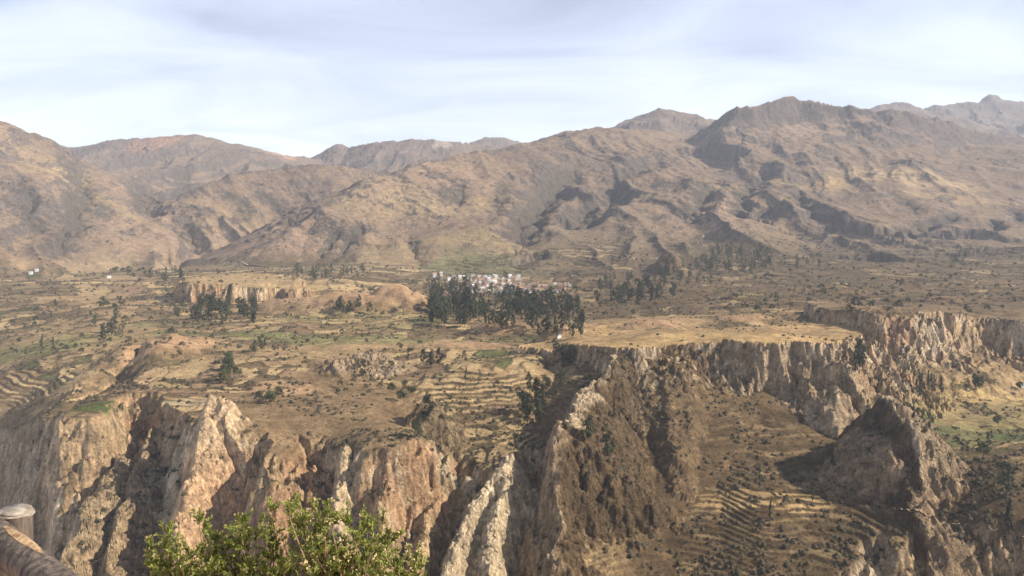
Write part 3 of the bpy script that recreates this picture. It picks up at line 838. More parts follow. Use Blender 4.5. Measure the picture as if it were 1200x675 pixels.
gm, N, Lk, bsdf = new_mat("dry_ground")
bsdf.inputs["Roughness"].default_value = .95
bsdf.inputs["Specular IOR Level"].default_value = .08
at = N.new("ShaderNodeAttribute"); at.attribute_name = "cover"
ar = N.new("ShaderNodeAttribute"); ar.attribute_name = "rough"
asb = N.new("ShaderNodeAttribute"); asb.attribute_name = "scrub"
geo = N.new("ShaderNodeNewGeometry")
def noise(scale, det, rough_=.6):
    n = N.new("ShaderNodeTexNoise"); n.inputs["Scale"].default_value = scale; n.inputs["Detail"].default_value = det; n.inputs["Roughness"].default_value = rough_
    Lk.new(geo.outputs["Position"], n.inputs["Vector"]); return n
def mapr(src, a, b, c, d):
    n = N.new("ShaderNodeMapRange"); n.inputs["From Min"].default_value = a; n.inputs["From Max"].default_value = b; n.inputs["To Min"].default_value = c; n.inputs["To Max"].default_value = d
    Lk.new(src, n.inputs["Value"]); return n.outputs[0]
def math_(op, a, b):
    n = N.new("ShaderNodeMath"); n.operation = op
    for i, v in enumerate((a, b)):
        if isinstance(v, (int, float)): n.inputs[i].default_value = v
        else: Lk.new(v, n.inputs[i])
    return n.outputs[0]
fine = noise(.55, 5, .65); mid = noise(.06, 5, .6); m5 = noise(.19, 3, .6)
g1 = math_('MULTIPLY', mapr(fine.outputs["Fac"], .3, .7, .60, 1.36), math_('MULTIPLY', mapr(mid.outputs["Fac"], .3, .7, .72, 1.26), mapr(m5.outputs["Fac"], .3, .7, .74, 1.26)))
# dark tufts and thorn bushes too small to model one by one
vor = N.new("ShaderNodeTexVoronoi"); vor.inputs["Scale"].default_value = .34; vor.inputs["Randomness"].default_value = 1
Lk.new(geo.outputs["Position"], vor.inputs["Vector"])
spot = mapr(vor.outputs["Distance"], .22, .40, 1, 0)
keepn = mapr(noise(.11, 3).outputs["Fac"], .45, .58, 0, 1)
spot = math_('MULTIPLY', math_('MULTIPLY', spot, keepn), asb.outputs["Fac"])
mul = N.new("ShaderNodeVectorMath"); mul.operation = 'SCALE'
vm = N.new("ShaderNodeMapping"); vm.inputs["Scale"].default_value = (1, 1, .2); Lk.new(geo.outputs["Position"], vm.inputs[0])
vn = N.new("ShaderNodeTexNoise"); vn.inputs["Scale"].default_value = .45; vn.inputs["Detail"].default_value = 6; vn.inputs["Roughness"].default_value = .68
Lk.new(vm.outputs[0], vn.inputs["Vector"])
vstreak = math_('MULTIPLY', math_('SUBTRACT', mapr(vn.outputs["Fac"], .32, .68, .55, 1.35), 1.0), ar.outputs["Fac"])
g1 = math_('MULTIPLY', g1, math_('ADD', vstreak, 1.0))
Lk.new(at.outputs["Color"], mul.inputs[0]); Lk.new(g1, mul.inputs["Scale"])
mx = N.new("ShaderNodeMixRGB"); mx.inputs[2].default_value = (.075, .07, .038, 1)
Lk.new(math_('MULTIPLY', spot, .72), mx.inputs[0]); Lk.new(mul.outputs[0], mx.inputs[1])
Lk.new(mx.outputs[0], bsdf.inputs["Base Color"])
rockn = noise(.22, 6, .68)
hgt = math_('ADD', math_('MULTIPLY', rockn.outputs["Fac"], math_('MULTIPLY', ar.outputs["Fac"], 7.0)), math_('MULTIPLY', fine.outputs["Fac"], .8))
bmp = N.new("ShaderNodeBump"); bmp.inputs["Strength"].default_value = .8; bmp.inputs["Distance"].default_value = 1.0
Lk.new(hgt, bmp.inputs["Height"]); Lk.new(bmp.outputs[0], bsdf.inputs["Normal"])

# ------------------------------------------------------------------ cut the height field into the pieces of the setting
NRr, NCc = GX.shape
fl = lay[:-1, :-1].copy()
names = ["valley"]
reg = np.zeros(fl.shape, np.int32)
keyof = {}
LAB = {"far_left_peak": "pale far peak seen through the notch at far left", "far_crest": "small dark crest far behind the middle of the skyline", "far_dome": "rounded hazy blue summit far behind the right skyline",
 "tower_peak": "distant hazy peak with a rock tower at far right", "back_left": "large hazy brown mountain behind the left valley with reddish patches", "table_crest": "flat-topped grey mountain with pale cliffs behind the centre left",
 "left_mountain": "steep brown mountainside at the left edge with rock outcrops", "ridge_mountain": "tan mountain whose straight ridge climbs from the valley at left", "dome_mountain": "broad golden-brown mountain behind the village with eroded grooves",
 "back_peak": "pointed brown summit behind the middle right skyline", "brown_mountain": "brown gullied mountainside right of centre", "cliff_mountain": "high mountain at right topped by dark cliff bands"}
for k, r in enumerate(RIDGES):
    keyof.setdefault(r[0], len(keyof) + 1)
    reg[(fl == k + 1)] = keyof[r[0]]
reg[(reg > 0) & (rel[:-1, :-1] < 2)] = 0
yy = GY[:-1, :-1]
low = (reg == 0)
cz = (TR["canyon"][:-1, :-1] > .02) | (yy < 395) | (((TR["spur"][:-1, :-1] > 0) & np.isin(TR["spurid"][:-1, :-1], list(range(1, 11)))))
reg[low & (yy > 1950)] = 50                       # upland slopes
reg[low & cz & (yy < 900)] = 51
reg[low & (TR["mesaid"][:-1, :-1] == 1) & (reg != 51)] = 52
reg[low & (TR["mesaid"][:-1, :-1] == 2)] = 53
reg[low & (TR["mesaid"][:-1, :-1] == 3)] = 54
reg[low & np.isin(TR["spurid"][:-1, :-1], [11, 12])] = 55
SET = [(0, "valley_ground", "dry terraced valley floor with straw and green fields", "ground"), (50, "upland_slope", "brown upland slopes rising behind the valley on the right", "slope"),
       (51, "gorge_cliff", "pale eroded cliffs and spurs of the gorge in the foreground", "cliff"), (52, "golden_mesa", "long golden flat-topped mesa with pale cliff rim right of centre", "mesa"),
       (53, "striped_mesa", "brown rounded mesa with striped rock cliff at right", "mesa"), (54, "bench_mesa", "low bench with a pale cliff left of the village", "mesa"),
       (55, "cone_hill", "dark cone-shaped hill with a sunlit rocky right face", "hill")]
for nme, k in keyof.items():
    SET.append((k, "mountain", LAB[nme], "mountain"))
GZ = GZ + np.clip(edge, 0, 1) * fm * (.5 + nC * .6 + r3 * .9) * smooth(2300, 1500, y)   # field walls and hedge banks
flatv = np.stack([GX, GY, GZ], -1).reshape(-1, 3)
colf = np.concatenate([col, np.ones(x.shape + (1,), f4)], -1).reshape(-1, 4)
rof = rough.reshape(-1); scf = scrub_amt.reshape(-1)
idx = np.arange(NRr * NCc, dtype=np.int64).reshape(NRr, NCc)
quad = np.stack([idx[:-1, :-1], idx[:-1, 1:], idx[1:, 1:], idx[1:, :-1]], -1)
nrm = np.stack([nx, ny, np.abs(nz * nl)], -1)
sgn = np.sign((dXu * dYv - dYu * dXv))[..., None]
nrm = np.stack([nx, ny, dXu * dYv - dYu * dXv], -1) * sgn / nl[..., None]
nrm = nrm.reshape(-1, 3)
for key, nm, lab, cat in SET:
    q = quad[reg == key]
    if len(q) == 0: continue
    used, inv = np.unique(q.reshape(-1), return_inverse=True)
    me = bpy.data.meshes.new(nm)
    me.vertices.add(len(used)); me.vertices.foreach_set("co", flatv[used].reshape(-1))
    me.loops.add(len(inv)); me.loops.foreach_set("vertex_index", inv.astype(np.int32))
    me.polygons.add(len(q)); me.polygons.foreach_set("loop_start", np.arange(0, len(inv), 4, dtype=np.int32))
    me.polygons.foreach_set("use_smooth", np.ones(len(q), bool))
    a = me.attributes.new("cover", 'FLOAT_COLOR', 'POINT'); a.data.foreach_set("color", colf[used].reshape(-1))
    a = me.attributes.new("rough", 'FLOAT', 'POINT'); a.data.foreach_set("value", rof[used])
    a = me.attributes.new("scrub", 'FLOAT', 'POINT'); a.data.foreach_set("value", scf[used])
    me.materials.append(gm)
    me.update(calc_edges=True)
    me.normals_split_custom_set_from_vertices(nrm[used])
    o = link(bpy.data.objects.new(nm, me))
    tag(o, lab, cat, kind="structure")

# ------------------------------------------------------------------ the air: even pale haze round everything
def box_mesh(name, a, b, mat):
    (x0, y0, z0), (x1, y1, z1) = a, b
    v = [(x0, y0, z0), (x1, y0, z0), (x1, y1, z0), (x0, y1, z0), (x0, y0, z1), (x1, y0, z1), (x1, y1, z1), (x0, y1, z1)]
    f = [(3, 2, 1, 0), (4, 5, 6, 7), (0, 1, 5, 4), (1, 2, 6, 5), (2, 3, 7, 6), (3, 0, 4, 7)]
    return mesh_obj(name, v, f, mat)
hm = bpy.data.materials.new("haze_air"); hm.use_nodes = True
hn, hl = hm.node_tree.nodes, hm.node_tree.links
hn.clear()
ho = hn.new("ShaderNodeOutputMaterial"); pv = hn.new("ShaderNodeVolumePrincipled")
pv.inputs["Color"].default_value = (.84, .90, 1.0, 1); pv.inputs["Density"].default_value = HAZE
pv.inputs["Anisotropy"].default_value = 0.0
hl.new(pv.outputs[0], ho.inputs["Volume"])
hz = box_mesh("haze", (-9500, -200, float(GZ.min()) - 3), (12000, 9800, float(GZ.max()) + 40), hm)
tag(hz, "pale haze in the air over the whole valley", "haze", kind="stuff")
# ------------------------------------------------------------------ trees, village, paths
def simple_mat(name, c, rough_=.85, var=.25, scale=1.5, spec=.2, bump=0.0, trans=None):
    m, n, l, b = new_mat(name)
    b.inputs["Roughness"].default_value = rough_; b.inputs["Specular IOR Level"].default_value = spec
    g = n.new("ShaderNodeNewGeometry"); t = n.new("ShaderNodeTexNoise"); t.inputs["Scale"].default_value = scale; t.inputs["Detail"].default_value = 5
    oi = n.new("ShaderNodeObjectInfo")
    l.new(g.outputs["Position"], t.inputs["Vector"])
    mr = n.new("ShaderNodeMapRange"); mr.inputs["From Min"].default_value = .3; mr.inputs["From Max"].default_value = .7
    mr.inputs["To Min"].default_value = 1 - var; mr.inputs["To Max"].default_value = 1 + var
    l.new(t.outputs["Fac"], mr.inputs["Value"])
    mr2 = n.new("ShaderNodeMapRange"); mr2.inputs["To Min"].default_value = .62; mr2.inputs["To Max"].default_value = 1.38
    l.new(oi.outputs["Random"], mr2.inputs["Value"])
    mu = n.new("ShaderNodeMath"); mu.operation = 'MULTIPLY'; l.new(mr.outputs[0], mu.inputs[0]); l.new(mr2.outputs[0], mu.inputs[1])
    v = n.new("ShaderNodeVectorMath"); v.operation = 'SCALE'; v.inputs[0].default_value = c; l.new(mu.outputs[0], v.inputs["Scale"])
    l.new(v.outputs[0], b.inputs["Base Color"])
    if bump:
        bp = n.new("ShaderNodeBump"); bp.inputs["Distance"].default_value = bump; l.new(t.outputs["Fac"], bp.inputs["Height"]); l.new(bp.outputs[0], b.inputs["Normal"])
    return m

M_euca = simple_mat("eucalyptus_leaves", (.060, .070, .034), .7, .35, .8)
M_olive = simple_mat("olive_leaves", (.095, .105, .045), .7, .35, .8)
M_bark = simple_mat("grey_bark", (.17, .13, .095), .9, .3, 3)

def tube(verts, faces, path, radii, n=5):
    base = len(verts)
    for k, p in enumerate(path):
        p = Vector(p)
        q = Vector(path[min(k + 1, len(path) - 1)]) - Vector(path[max(k - 1, 0)])
        q.normalize()
        a = q.orthogonal().normalized(); b = q.cross(a)
        for j in range(n):
            t = 2 * math.pi * j / n
            verts.append(tuple(p + (a * math.cos(t) + b * math.sin(t)) * radii[k]))
    for k in range(len(path) - 1):
        for j in range(n):
            j2 = (j + 1) % n
            faces.append((base + k * n + j, base + k * n + j2, base + (k + 1) * n + j2, base + (k + 1) * n + j))

def make_tree(kind, seed):
    """unit tree: height 1; returns (trunk mesh, crown mesh)"""
    r = random.Random(seed)
    tv, tf, cv, cf = [], [], [], []
    lean = (r.uniform(-.03, .03), r.uniform(-.03, .03))
    top = .93
    path = [(lean[0] * t, lean[1] * t, -.03 + t * (top + .03)) for t in (0, .2, .4, .6, .8, 1)]
    tube(tv, tf, path, [.018, .015, .012, .009, .006, .002], 5)
    clumps = []
    if kind == "euca":
        for i in range(15):
            t = .26 + .70 * (i / 14)
            wd = .22 * math.sin(min(1, (t - .15) / .8) * math.pi * .9) ** .7 + .02
            a = r.uniform(0, 6.28); q = wd * r.uniform(.3, 1.0)
            clumps.append((math.cos(a) * q + lean[0] * t, math.sin(a) * q + lean[1] * t, t, .10 * r.uniform(.7, 1.2), .095 * r.uniform(.8, 1.3)))
        npc, ls = 44, .038
    elif kind == "column":
        for i in range(16):
            t = .12 + .85 * (i / 15)
            wd = .085 * (1 - t) ** .5 + .01
            a = r.uniform(0, 6.28); q = wd * r.uniform(.2, 1.0)
            clumps.append((math.cos(a) * q + lean[0] * t, math.sin(a) * q + lean[1] * t, t, .06 * (1.15 - t * .6), .07))
        npc, ls = 32, .028
    else:
        for i in range(16):
            a = r.uniform(0, 6.28); e = r.uniform(-.25, 1)
            q = .30 * math.sqrt(max(0, 1 - e * e)) * r.uniform(.5, 1)
            clumps.append((math.cos(a) * q, math.sin(a) * q, .52 + .34 * e, .15 * r.uniform(.7, 1.2), .12 * r.uniform(.7, 1.2)))
        npc, ls = 42, .050
    for c in clumps:
        s0 = max(.12, c[2] - .16)
        tube(tv, tf, [(lean[0] * s0, lean[1] * s0, s0), ((c[0] + lean[0] * s0) * .55, (c[1] + lean[1] * s0) * .55, s0 + .06), c[:3]], [.006, .004, .0015], 4)
        for _ in range(npc):
            d = Vector((r.gauss(0, 1), r.gauss(0, 1), r.gauss(0, 1))).normalized() * (r.random() ** .45)
            p = Vector((c[0] + d.x * c[3], c[1] + d.y * c[3], c[2] + d.z * c[4]))
            u = Vector((r.gauss(0, 1), r.gauss(0, 1), r.gauss(0, .7))).normalized(); w = u.orthogonal().normalized()
            w.rotate(__import__('mathutils').Quaternion(u, r.uniform(0, 6.28)))
            s = ls * r.uniform(.6, 1.25)
            b = len(cv)
            cv += [tuple(p - u * s), tuple(p + w * s * .55), tuple(p + u * s), tuple(p - w * s * .55)]
            cf.append((b, b + 1, b + 2, b + 3))
    def mk(nm, v, f, mt):
        m = bpy.data.meshes.new(nm); m.from_pydata(v, [], f); m.materials.append(mt); return m
    leaf = M_olive if kind == "round" else M_euca
    return mk("trunk", tv, tf, M_bark), mk("crown", cv, cf, leaf)

TREES = {"euca": [make_tree("euca", 10 + i) for i in range(4)], "column": [make_tree("column", 30 + i) for i in range(3)], "round": [make_tree("round", 50 + i) for i in range(4)]}
KNAME = {"euca": "eucalyptus_tree", "column": "slender_tree", "round": "bushy_tree"}

# groves: columns, rows, count, height (m), kind, label, group
GROVES = [
 ((505,548),(338,384),80,(14,24),"euca","dark eucalyptus tree in the dense grove on the left side below the village","grove below the village"),
 ((548,606),(346,388),50,(13,22),"euca","dark eucalyptus tree in the middle grove just below the village","middle grove below the village"),
 ((600,684),(350,374),50,(14,24),"euca","tall eucalyptus tree in the grove right of the village","grove right of the village"),
 ((606,690),(366,398),26,(11,19),"euca","eucalyptus tree on the terraces below the right grove","trees on the terraces"),
 ((498,560),(329,343),18,(9,15),"euca","small dark tree along the left edge of the village","trees at the village edge"),
 ((590,680),(339,350),14,(9,15),"euca","small dark tree among houses at the village's right end","trees among the houses"),
 ((224,300),(360,382),30,(14,22),"euca","dark eucalyptus tree in the grove on the left fields","grove on the left fields"),
 ((188,216),(364,376),7,(9,14),"euca","small tree in the row left of the field grove","row left of the field grove"),
 ((172,214),(320,336),14,(12,18),"euca","dark tree in the clump left of the pale bench cliff","clump by the bench cliff"),
 ((108,146),(376,402),12,(10,16),"euca","dark tree along the ravine through the left fields","trees along the ravine"),
 ((112,146),(355,366),9,(8,12),"round","bushy tree in the clump on the pale left fields","clump on the pale left fields"),
 ((246,274),(424,450),7,(10,16),"round","olive green bushy tree in the hollow left of centre","trees in the hollow"),
 ((303,334),(462,476),6,(6,9),"round","low olive shrub on the bare slope above the gorge","shrubs above the gorge"),
 ((392,440),(358,373),11,(10,17),"euca","dark tree in the clump before the smooth brown hill","clump before the brown hill"),
 ((340,432),(318,332),30,(11,18),"euca","dark tree in the belt behind the bench","belt behind the bench"),
 ((130,172),(318,328),10,(10,14),"round","small tree in the row below the left ridge","row at the left ridge foot"),
 ((640,676),(412,438),9,(9,13),"euca","shaded tree under the left tip of the golden mesa","trees under the mesa tip"),
 ((612,642),(455,505),8,(14,20),"euca","big dark tree on terraces left of the pale spur","trees left of the pale spur"),
 ((1074,1106),(452,466),8,(13,18),"column","slender dark tree in the row below the striped cliff","row below the striped cliff"),
 ((1132,1152),(450,460),5,(8,12),"euca","dark tree in the clump at the striped cliff foot","clump at the striped cliff"),
 ((1000,1012),(424,440),5,(13,20),"euca","dark tree in the nook right of the golden mesa","trees in the mesa nook"),
 ((832,905),(294,322),80,(13,22),"euca","dark tree in the wood on the far right hillside","wood on the far hillside"),
 ((778,835),(302,336),36,(11,19),"euca","dark tree on the terraces between village and hillside wood","trees on the far terraces"),
 ((700,752),(338,360),24,(14,22),"euca","dark eucalyptus tree in the grove behind the golden mesa","grove behind the mesa"),
 ((754,790),(336,354),9,(16,26),"euca","tall dark tree right of the grove behind the mesa","trees right of the mesa grove"),
 ((930,962),(302,322),10,(11,17),"euca","dark tree in the small gully wood on the right","gully wood"),
 ((1108,1142),(294,316),12,(12,18),"euca","dark tree in the hazy clump near the right edge","clump near the right edge"),
 ((598,642),(296,310),12,(10,16),"euca","dark tree on the slope above the village","trees above the village"),
 ((700,780),(312,336),18,(11,17),"euca","dark tree on the terraced slope right of the village","trees right of the village"),
 ((5,310),(318,420),150,(4,8),"round","small bush dotted on the pale left fields","bushes on the left fields"),
 ((310,500),(352,470),80,(3.5,7),"round","small bush dotted on the brown slopes left of centre","bushes on the centre slopes"),
 ((690,1190),(296,372),190,(5,10),"round","small bush dotted on the brown terraces at right","bushes on the right terraces"),
 ((960,1060),(330,350),10,(8,13),"round","small bush on brown terraces above the striped mesa","bushes above the striped mesa"),
]
# single trees: column, row of the foot, height (m), kind, label
SINGLES = [
 (49,410,15,"column","slender tree in the pale fields, left one of a pair at far left"),(62,409,12,"column","slender tree in the pale fields, right one of a pair at far left"),(30,418,6,"round","small bush left of the pair of slender trees"),
 (298,414,12,"euca","left tree of the dark group beside the straw field left of centre"),(307,412,16,"euca","right and taller tree of the dark group beside the straw field left of centre"),
 (478,422,11,"column","small slender tree left of the dark group on the centre terraces"),(496,428,14,"euca","left tree of the dark group on the centre terraces"),(505,431,15,"euca","middle tree of the dark group on the centre terraces"),(515,430,16,"euca","right tree of the dark group on the centre terraces"),
 (546,446,11,"column","lone small tree in the middle of the stepped terraces"),(490,516,14,"euca","dark tree at the very edge of the gorge, left of the terraces"),(503,494,17,"euca","tall dark tree beside the shaded knoll above the gorge"),
 (470,472,10,"round","leafy bush at the upper left of the shaded knoll"),(458,462,9,"round","left bush above the shaded knoll"),(484,466,9,"round","bush between the knoll and the terraces"),
 (717,448,13,"column","upper of two thin trees on the pale ridge crest"),(720,490,13,"column","lower of two thin trees on the pale ridge crest"),(690,518,15,"euca","bushy dark tree on the brown slope right of the pale spur"),(713,540,17,"euca","tall dark tree lowest on the brown slope right of the pale spur"),
 (1180,582,19,"euca","large dark tree at the right edge above the trail"),(1182,624,18,"column","dark slender tree at the right edge beside the trail"),(1152,538,11,"round","pale green small tree in the right fields"),(1170,500,9,"round","round dark bush among the green fields at right"),
 (1158,524,10,"column","thin yellowish tree in the right fields"),(1145,546,6,"round","low bush below the pale green tree at right"),(952,588,12,"column","dark tree beside the small straw terraces in the bowl"),(976,548,15,"column","faint tree inside the shadow of the cone hill"),
 (903,610,12,"column","dark tree under the lower edge of the straw terraces"),(1196,458,8,"round","bush beside the white hut at the right edge"),(420,366,15,"round","broad bush in front of the smooth brown hill"),(473,370,10,"column","small tree at the right foot of the smooth brown hill"),
 (335,372,9,"column","small tree left of the smooth brown hill"),(96,414,6,"round","dark bush below the left pair of trees"),(656,452,14,"euca","tree at the foot of the shaded mesa flank"),
]
plist = []
ORD = ['first', 'second', 'third', 'fourth', 'fifth', 'sixth', 'seventh', 'eighth', 'ninth', 'tenth', 'eleventh', 'twelfth', 'thirteenth', 'fourteenth']
rg = random.Random(5)
for (c, rr, n, hh, kind, lab, grp) in GROVES:
    xs_ = sorted(rg.uniform(*c) for _ in range(n))
    for i in range(n):
        plist.append((xs_[i], rg.uniform(*rr), rg.uniform(*hh) * 1.22, kind if rg.random() < .88 else ("column" if kind == "euca" else kind), lab + (", %s from left" % ORD[i] if n <= 14 else ""), grp))
for (c, r_, h, kind, lab) in SINGLES:
    plist.append((c, r_, h * 1.15, kind, lab, None))
hx, hy, ok = ray_hit(ground_z, [p[0] for p in plist], [p[1] for p in plist], y1=3400.0, n=400)
hzt = ground_z(hx, hy)
order = sorted(range(len(plist)), key=lambda i: -(plist[i][2] / hy[i] + (10 if plist[i][5] is None else 0)))
restv, restf = [], []
for rank, i in enumerate(order):
    c, r_, h, kind, lab, grp = plist[i]
    if not ok[i] or hy[i] > 3200: continue
    v = TREES[kind][rg.randrange(len(TREES[kind]))]
    wd = h * rg.uniform(.85, 1.25)
    if rank < 330:
        e = bpy.data.objects.new(KNAME[kind], None); e.empty_display_size = .5
        e.location = (float(hx[i]), float(hy[i]), float(hzt[i]) - .1); e.scale = (wd, wd, h); e.rotation_euler = (0, 0, rg.uniform(0, 6.28))
        link(e); tag(e, lab, "tree", grp)
        for nm, me in zip(("trunk", "crown"), v):
            o = bpy.data.objects.new(nm, me); o.parent = e; link(o)
    else:
        me = v[1]; a = rg.uniform(0, 6.28); ca, sa = math.cos(a), math.sin(a); b = len(restv)
        for q in list(me.polygons)[::2]:
            b = len(restv)
            for vi in q.vertices:
                co = me.vertices[vi].co
                restv.append((hx[i] + (co.x * ca - co.y * sa) * wd * 1.1, hy[i] + (co.x * sa + co.y * ca) * wd * 1.1, hzt[i] + co.z * h))
            restf.append((b, b + 1, b + 2, b + 3))
if restv:
    o = mesh_obj("distant_trees", restv, restf, M_euca)
    tag(o, "far-off dark trees scattered on the slopes round the village", "trees", kind="stuff")

# --- scrub: low thorn bushes and hedges, one mass
M_scrub = simple_mat("thorn_scrub", (.088, .072, .042), .9, .4, .3)
NS = 21000
pxs = rng.uniform(-20, 1220, NS * 3).astype(f4); pys = (300 + 385 * rng.random(NS * 3) ** 1.15).astype(f4)
ii = rng.integers(0, NRr - 1, NS * 8); jj = rng.integers(0, NCc - 1, NS * 8)
wgt = (scrub_amt * .55 + np.clip(edge, 0, 1) * fm * .9 + ris * .5 + .08 * (1 - mt)) * (y > 420) * (y < 2300) * smooth(1.3, .7, steep) * (1 - TR["mesatop"] * .75)
wgt = wgt * smooth(-.35, .35, nB + nC * .8) * 1.25
sel = rng.random(NS * 8) < wgt[ii, jj]
ii, jj = ii[sel][:NS], jj[sel][:NS]
ns = len(ii)
BV = np.array([(1, 0, 0), (.31, .95, 0), (-.81, .59, 0), (-.81, -.59, 0), (.31, -.95, 0), (.55, .4, .75), (-.3, .6, .8), (-.2, -.65, .7), (0, 0, 1.05)], f4)
BF = [(0, 1, 5), (1, 6, 5), (1, 2, 6), (2, 3, 7), (2, 7, 6), (3, 4, 7), (4, 5, 7), (4, 0, 5), (5, 6, 8), (6, 7, 8), (7, 5, 8)]
sz = (.55 + 1.5 * rng.random(ns) ** 2.2) * (1 + .7 * smooth(800, 1800, y[ii, jj]))
ang = rng.uniform(0, 6.28, ns)
V = BV[None] * (1 + rng.uniform(-.35, .35, (ns, 9, 3)))
V = V * np.stack([sz * 1.1, sz * 1.1, sz * .95], -1)[:, None]
ca, sa = np.cos(ang)[:, None], np.sin(ang)[:, None]
V = np.stack([V[..., 0] * ca - V[..., 1] * sa, V[..., 0] * sa + V[..., 1] * ca, V[..., 2]], -1)
V += np.stack([GX[ii, jj], GY[ii, jj], GZ[ii, jj] - .15], -1)[:, None]
FA = (np.array(BF)[None] + (np.arange(ns) * 9)[:, None, None]).reshape(-1, 3)
me = bpy.data.meshes.new("thorn_scrub")
me.vertices.add(ns * 9); me.vertices.foreach_set("co", V.astype(f4).reshape(-1))
me.loops.add(FA.size); me.loops.foreach_set("vertex_index", FA.reshape(-1).astype(np.int32))
me.polygons.add(len(FA)); me.polygons.foreach_set("loop_start", np.arange(0, FA.size, 3, dtype=np.int32))
me.materials.append(M_scrub); me.update(calc_edges=True)
tag(link(bpy.data.objects.new("thorn_scrub", me)), "low dry thorn bushes scattered over slopes and field edges", "scrub", kind="stuff")

# --- village
HW = [simple_mat("house_wall_%s" % n, c, .8, .15, 2) for n, c in (("white", (.74, .72, .68)), ("cream", (.60, .53, .43)), ("adobe", (.40, .29, .20)), ("pink", (.58, .42, .35)))]
HR = [simple_mat("house_roof_%s" % n, c, .55, .2, 2, .4) for n, c in (("tin", (.55, .55, .55)), ("rust", (.36, .22, .16)), ("tile", (.42, .25, .17)), ("thatch", (.36, .29, .19)))]
def house_meshes(w, d, h, rf, wm, rm):
    x0, x1, y0, y1 = -w / 2, w / 2, -d / 2, d / 2
    wv = [(x0, y0, -2), (x1, y0, -2), (x1, y1, -2), (x0, y1, -2), (x0, y0, h), (x1, y0, h), (x1, y1, h), (x0, y1, h), (x0, 0, h + rf), (x1, 0, h + rf)]
    wf = [(0, 1, 5, 4), (2, 3, 7, 6), (1, 2, 6, 9, 5), (3, 0, 4, 8, 7), (4, 5, 6, 7)]
    e = .35
    k = rf / (d / 2)
    rv, rfc = [], []
    for s in (-1, 1):
        b = len(rv)
        ye, ze = s * (d / 2 + e), h - k * e
        rv += [(x0 - e, 0, h + rf + .06), (x1 + e, 0, h + rf + .06), (x1 + e, ye, ze + .06), (x0 - e, ye, ze + .06), (x0 - e, 0, h + rf + .2), (x1 + e, 0, h + rf + .2), (x1 + e, ye, ze + .2), (x0 - e, ye, ze + .2)]
        rfc += [tuple(b + q for q in f) for f in ((0, 1, 2, 3), (7, 6, 5, 4), (0, 4, 5, 1), (1, 5, 6, 2), (2, 6, 7, 3), (3, 7, 4, 0))]
    out = []
    for nm, v, f, mt_ in (("wall", wv, wf, wm), ("roof", rv, rfc, rm)):
        m = bpy.data.meshes.new(nm); m.from_pydata(v, [], f); m.materials.append(mt_); out.append(m)
    # door and two windows on the front
    dv, df = [], []
    for (a, b_, c_, e_) in ((-w * .08, w * .08, 0, 2.0), (-w * .36, -w * .2, 1.0, 2.0), (w * .2, w * .36, 1.0, 2.0)):
        q = len(dv)
        dv += [(a, y0 - .04, c_), (b_, y0 - .04, c_), (b_, y0 - .04, e_), (a, y0 - .04, e_)]
        df.append((q, q + 1, q + 2, q + 3))
    return out
combos = [(0, 0), (0, 1), (0, 3), (1, 2), (1, 0), (2, 1), (2, 3), (3, 2), (0, 2), (0, 0)]
WN = ["white", "cream", "brown adobe", "pinkish"]; RN = ["grey metal", "rusty", "red tiled", "thatched"]
HM = [(house_meshes(rg.uniform(6, 11), rg.uniform(5, 7), rg.uniform(2.8, 5.4), rg.uniform(1.0, 1.9), HW[a], HR[b]), a, b) for (a, b) in combos for _ in range(2)]
hp = []
rows_ = [((526, 614), (324, 345), 120), ((612, 668), (334, 346), 22), ((494, 524), (321, 330), 7)]
for (c, r_, n) in rows_:
    tries = 0; got = 0
    while got < n and tries < n * 40:
        tries += 1
        p = (rg.uniform(*c), rg.uniform(*r_))
        if all(abs(p[0] - q[0]) > 4.2 or abs(p[1] - q[1]) > 1.5 for q in hp):
            hp.append(p); got += 1
hp_s = [(1197, 453), (36, 321), (43, 318), (128, 326), (655, 396)]
hX, hY, hok = ray_hit(ground_z, [p[0] for p in hp + hp_s], [p[1] for p in hp + hp_s], y1=3400.0, n=400)
hZ = ground_z(hX, hY)
lone = ["white hut at the right edge of the fields", "left one of two white farmhouses in the far left valley", "right one of two white farmhouses in the far left valley", "lone white farmhouse below the left ridge", "small white hut among trees behind the golden mesa tip"]
for i in range(len(hp) + len(hp_s)):
    (ms, a, b) = HM[rg.randrange(len(HM))] if i < len(hp) else HM[0]
    e = bpy.data.objects.new("house" if i < len(hp) else "hut", None); e.empty_display_size = .5
    e.location = (float(hX[i]), float(hY[i]), float(hZ[i])); e.rotation_euler = (0, 0, rg.choice([0, math.pi / 2, 0, math.pi]) + .25 + rg.uniform(-.15, .15))
    if i >= len(hp): e.scale = (.6, .6, .6) if hY[i] < 1000 else (1, 1, 1)
    link(e)
    for m in ms:
        o = bpy.data.objects.new(m.name.split(".")[0], m); o.parent = e; link(o)
    if i < len(hp):
        zone = "in the village centre" if hp[i][0] < 614 and i < 120 else "at the right end of the village" if hp[i][0] > 605 else "at the left end of the village"
        tag(e, "small %s house with %s roof %s" % (WN[a], RN[b], zone), "house", "%s houses with %s roofs %s" % (WN[a], RN[b], zone))
    else:
        tag(e, lone[i - len(hp)], "house")

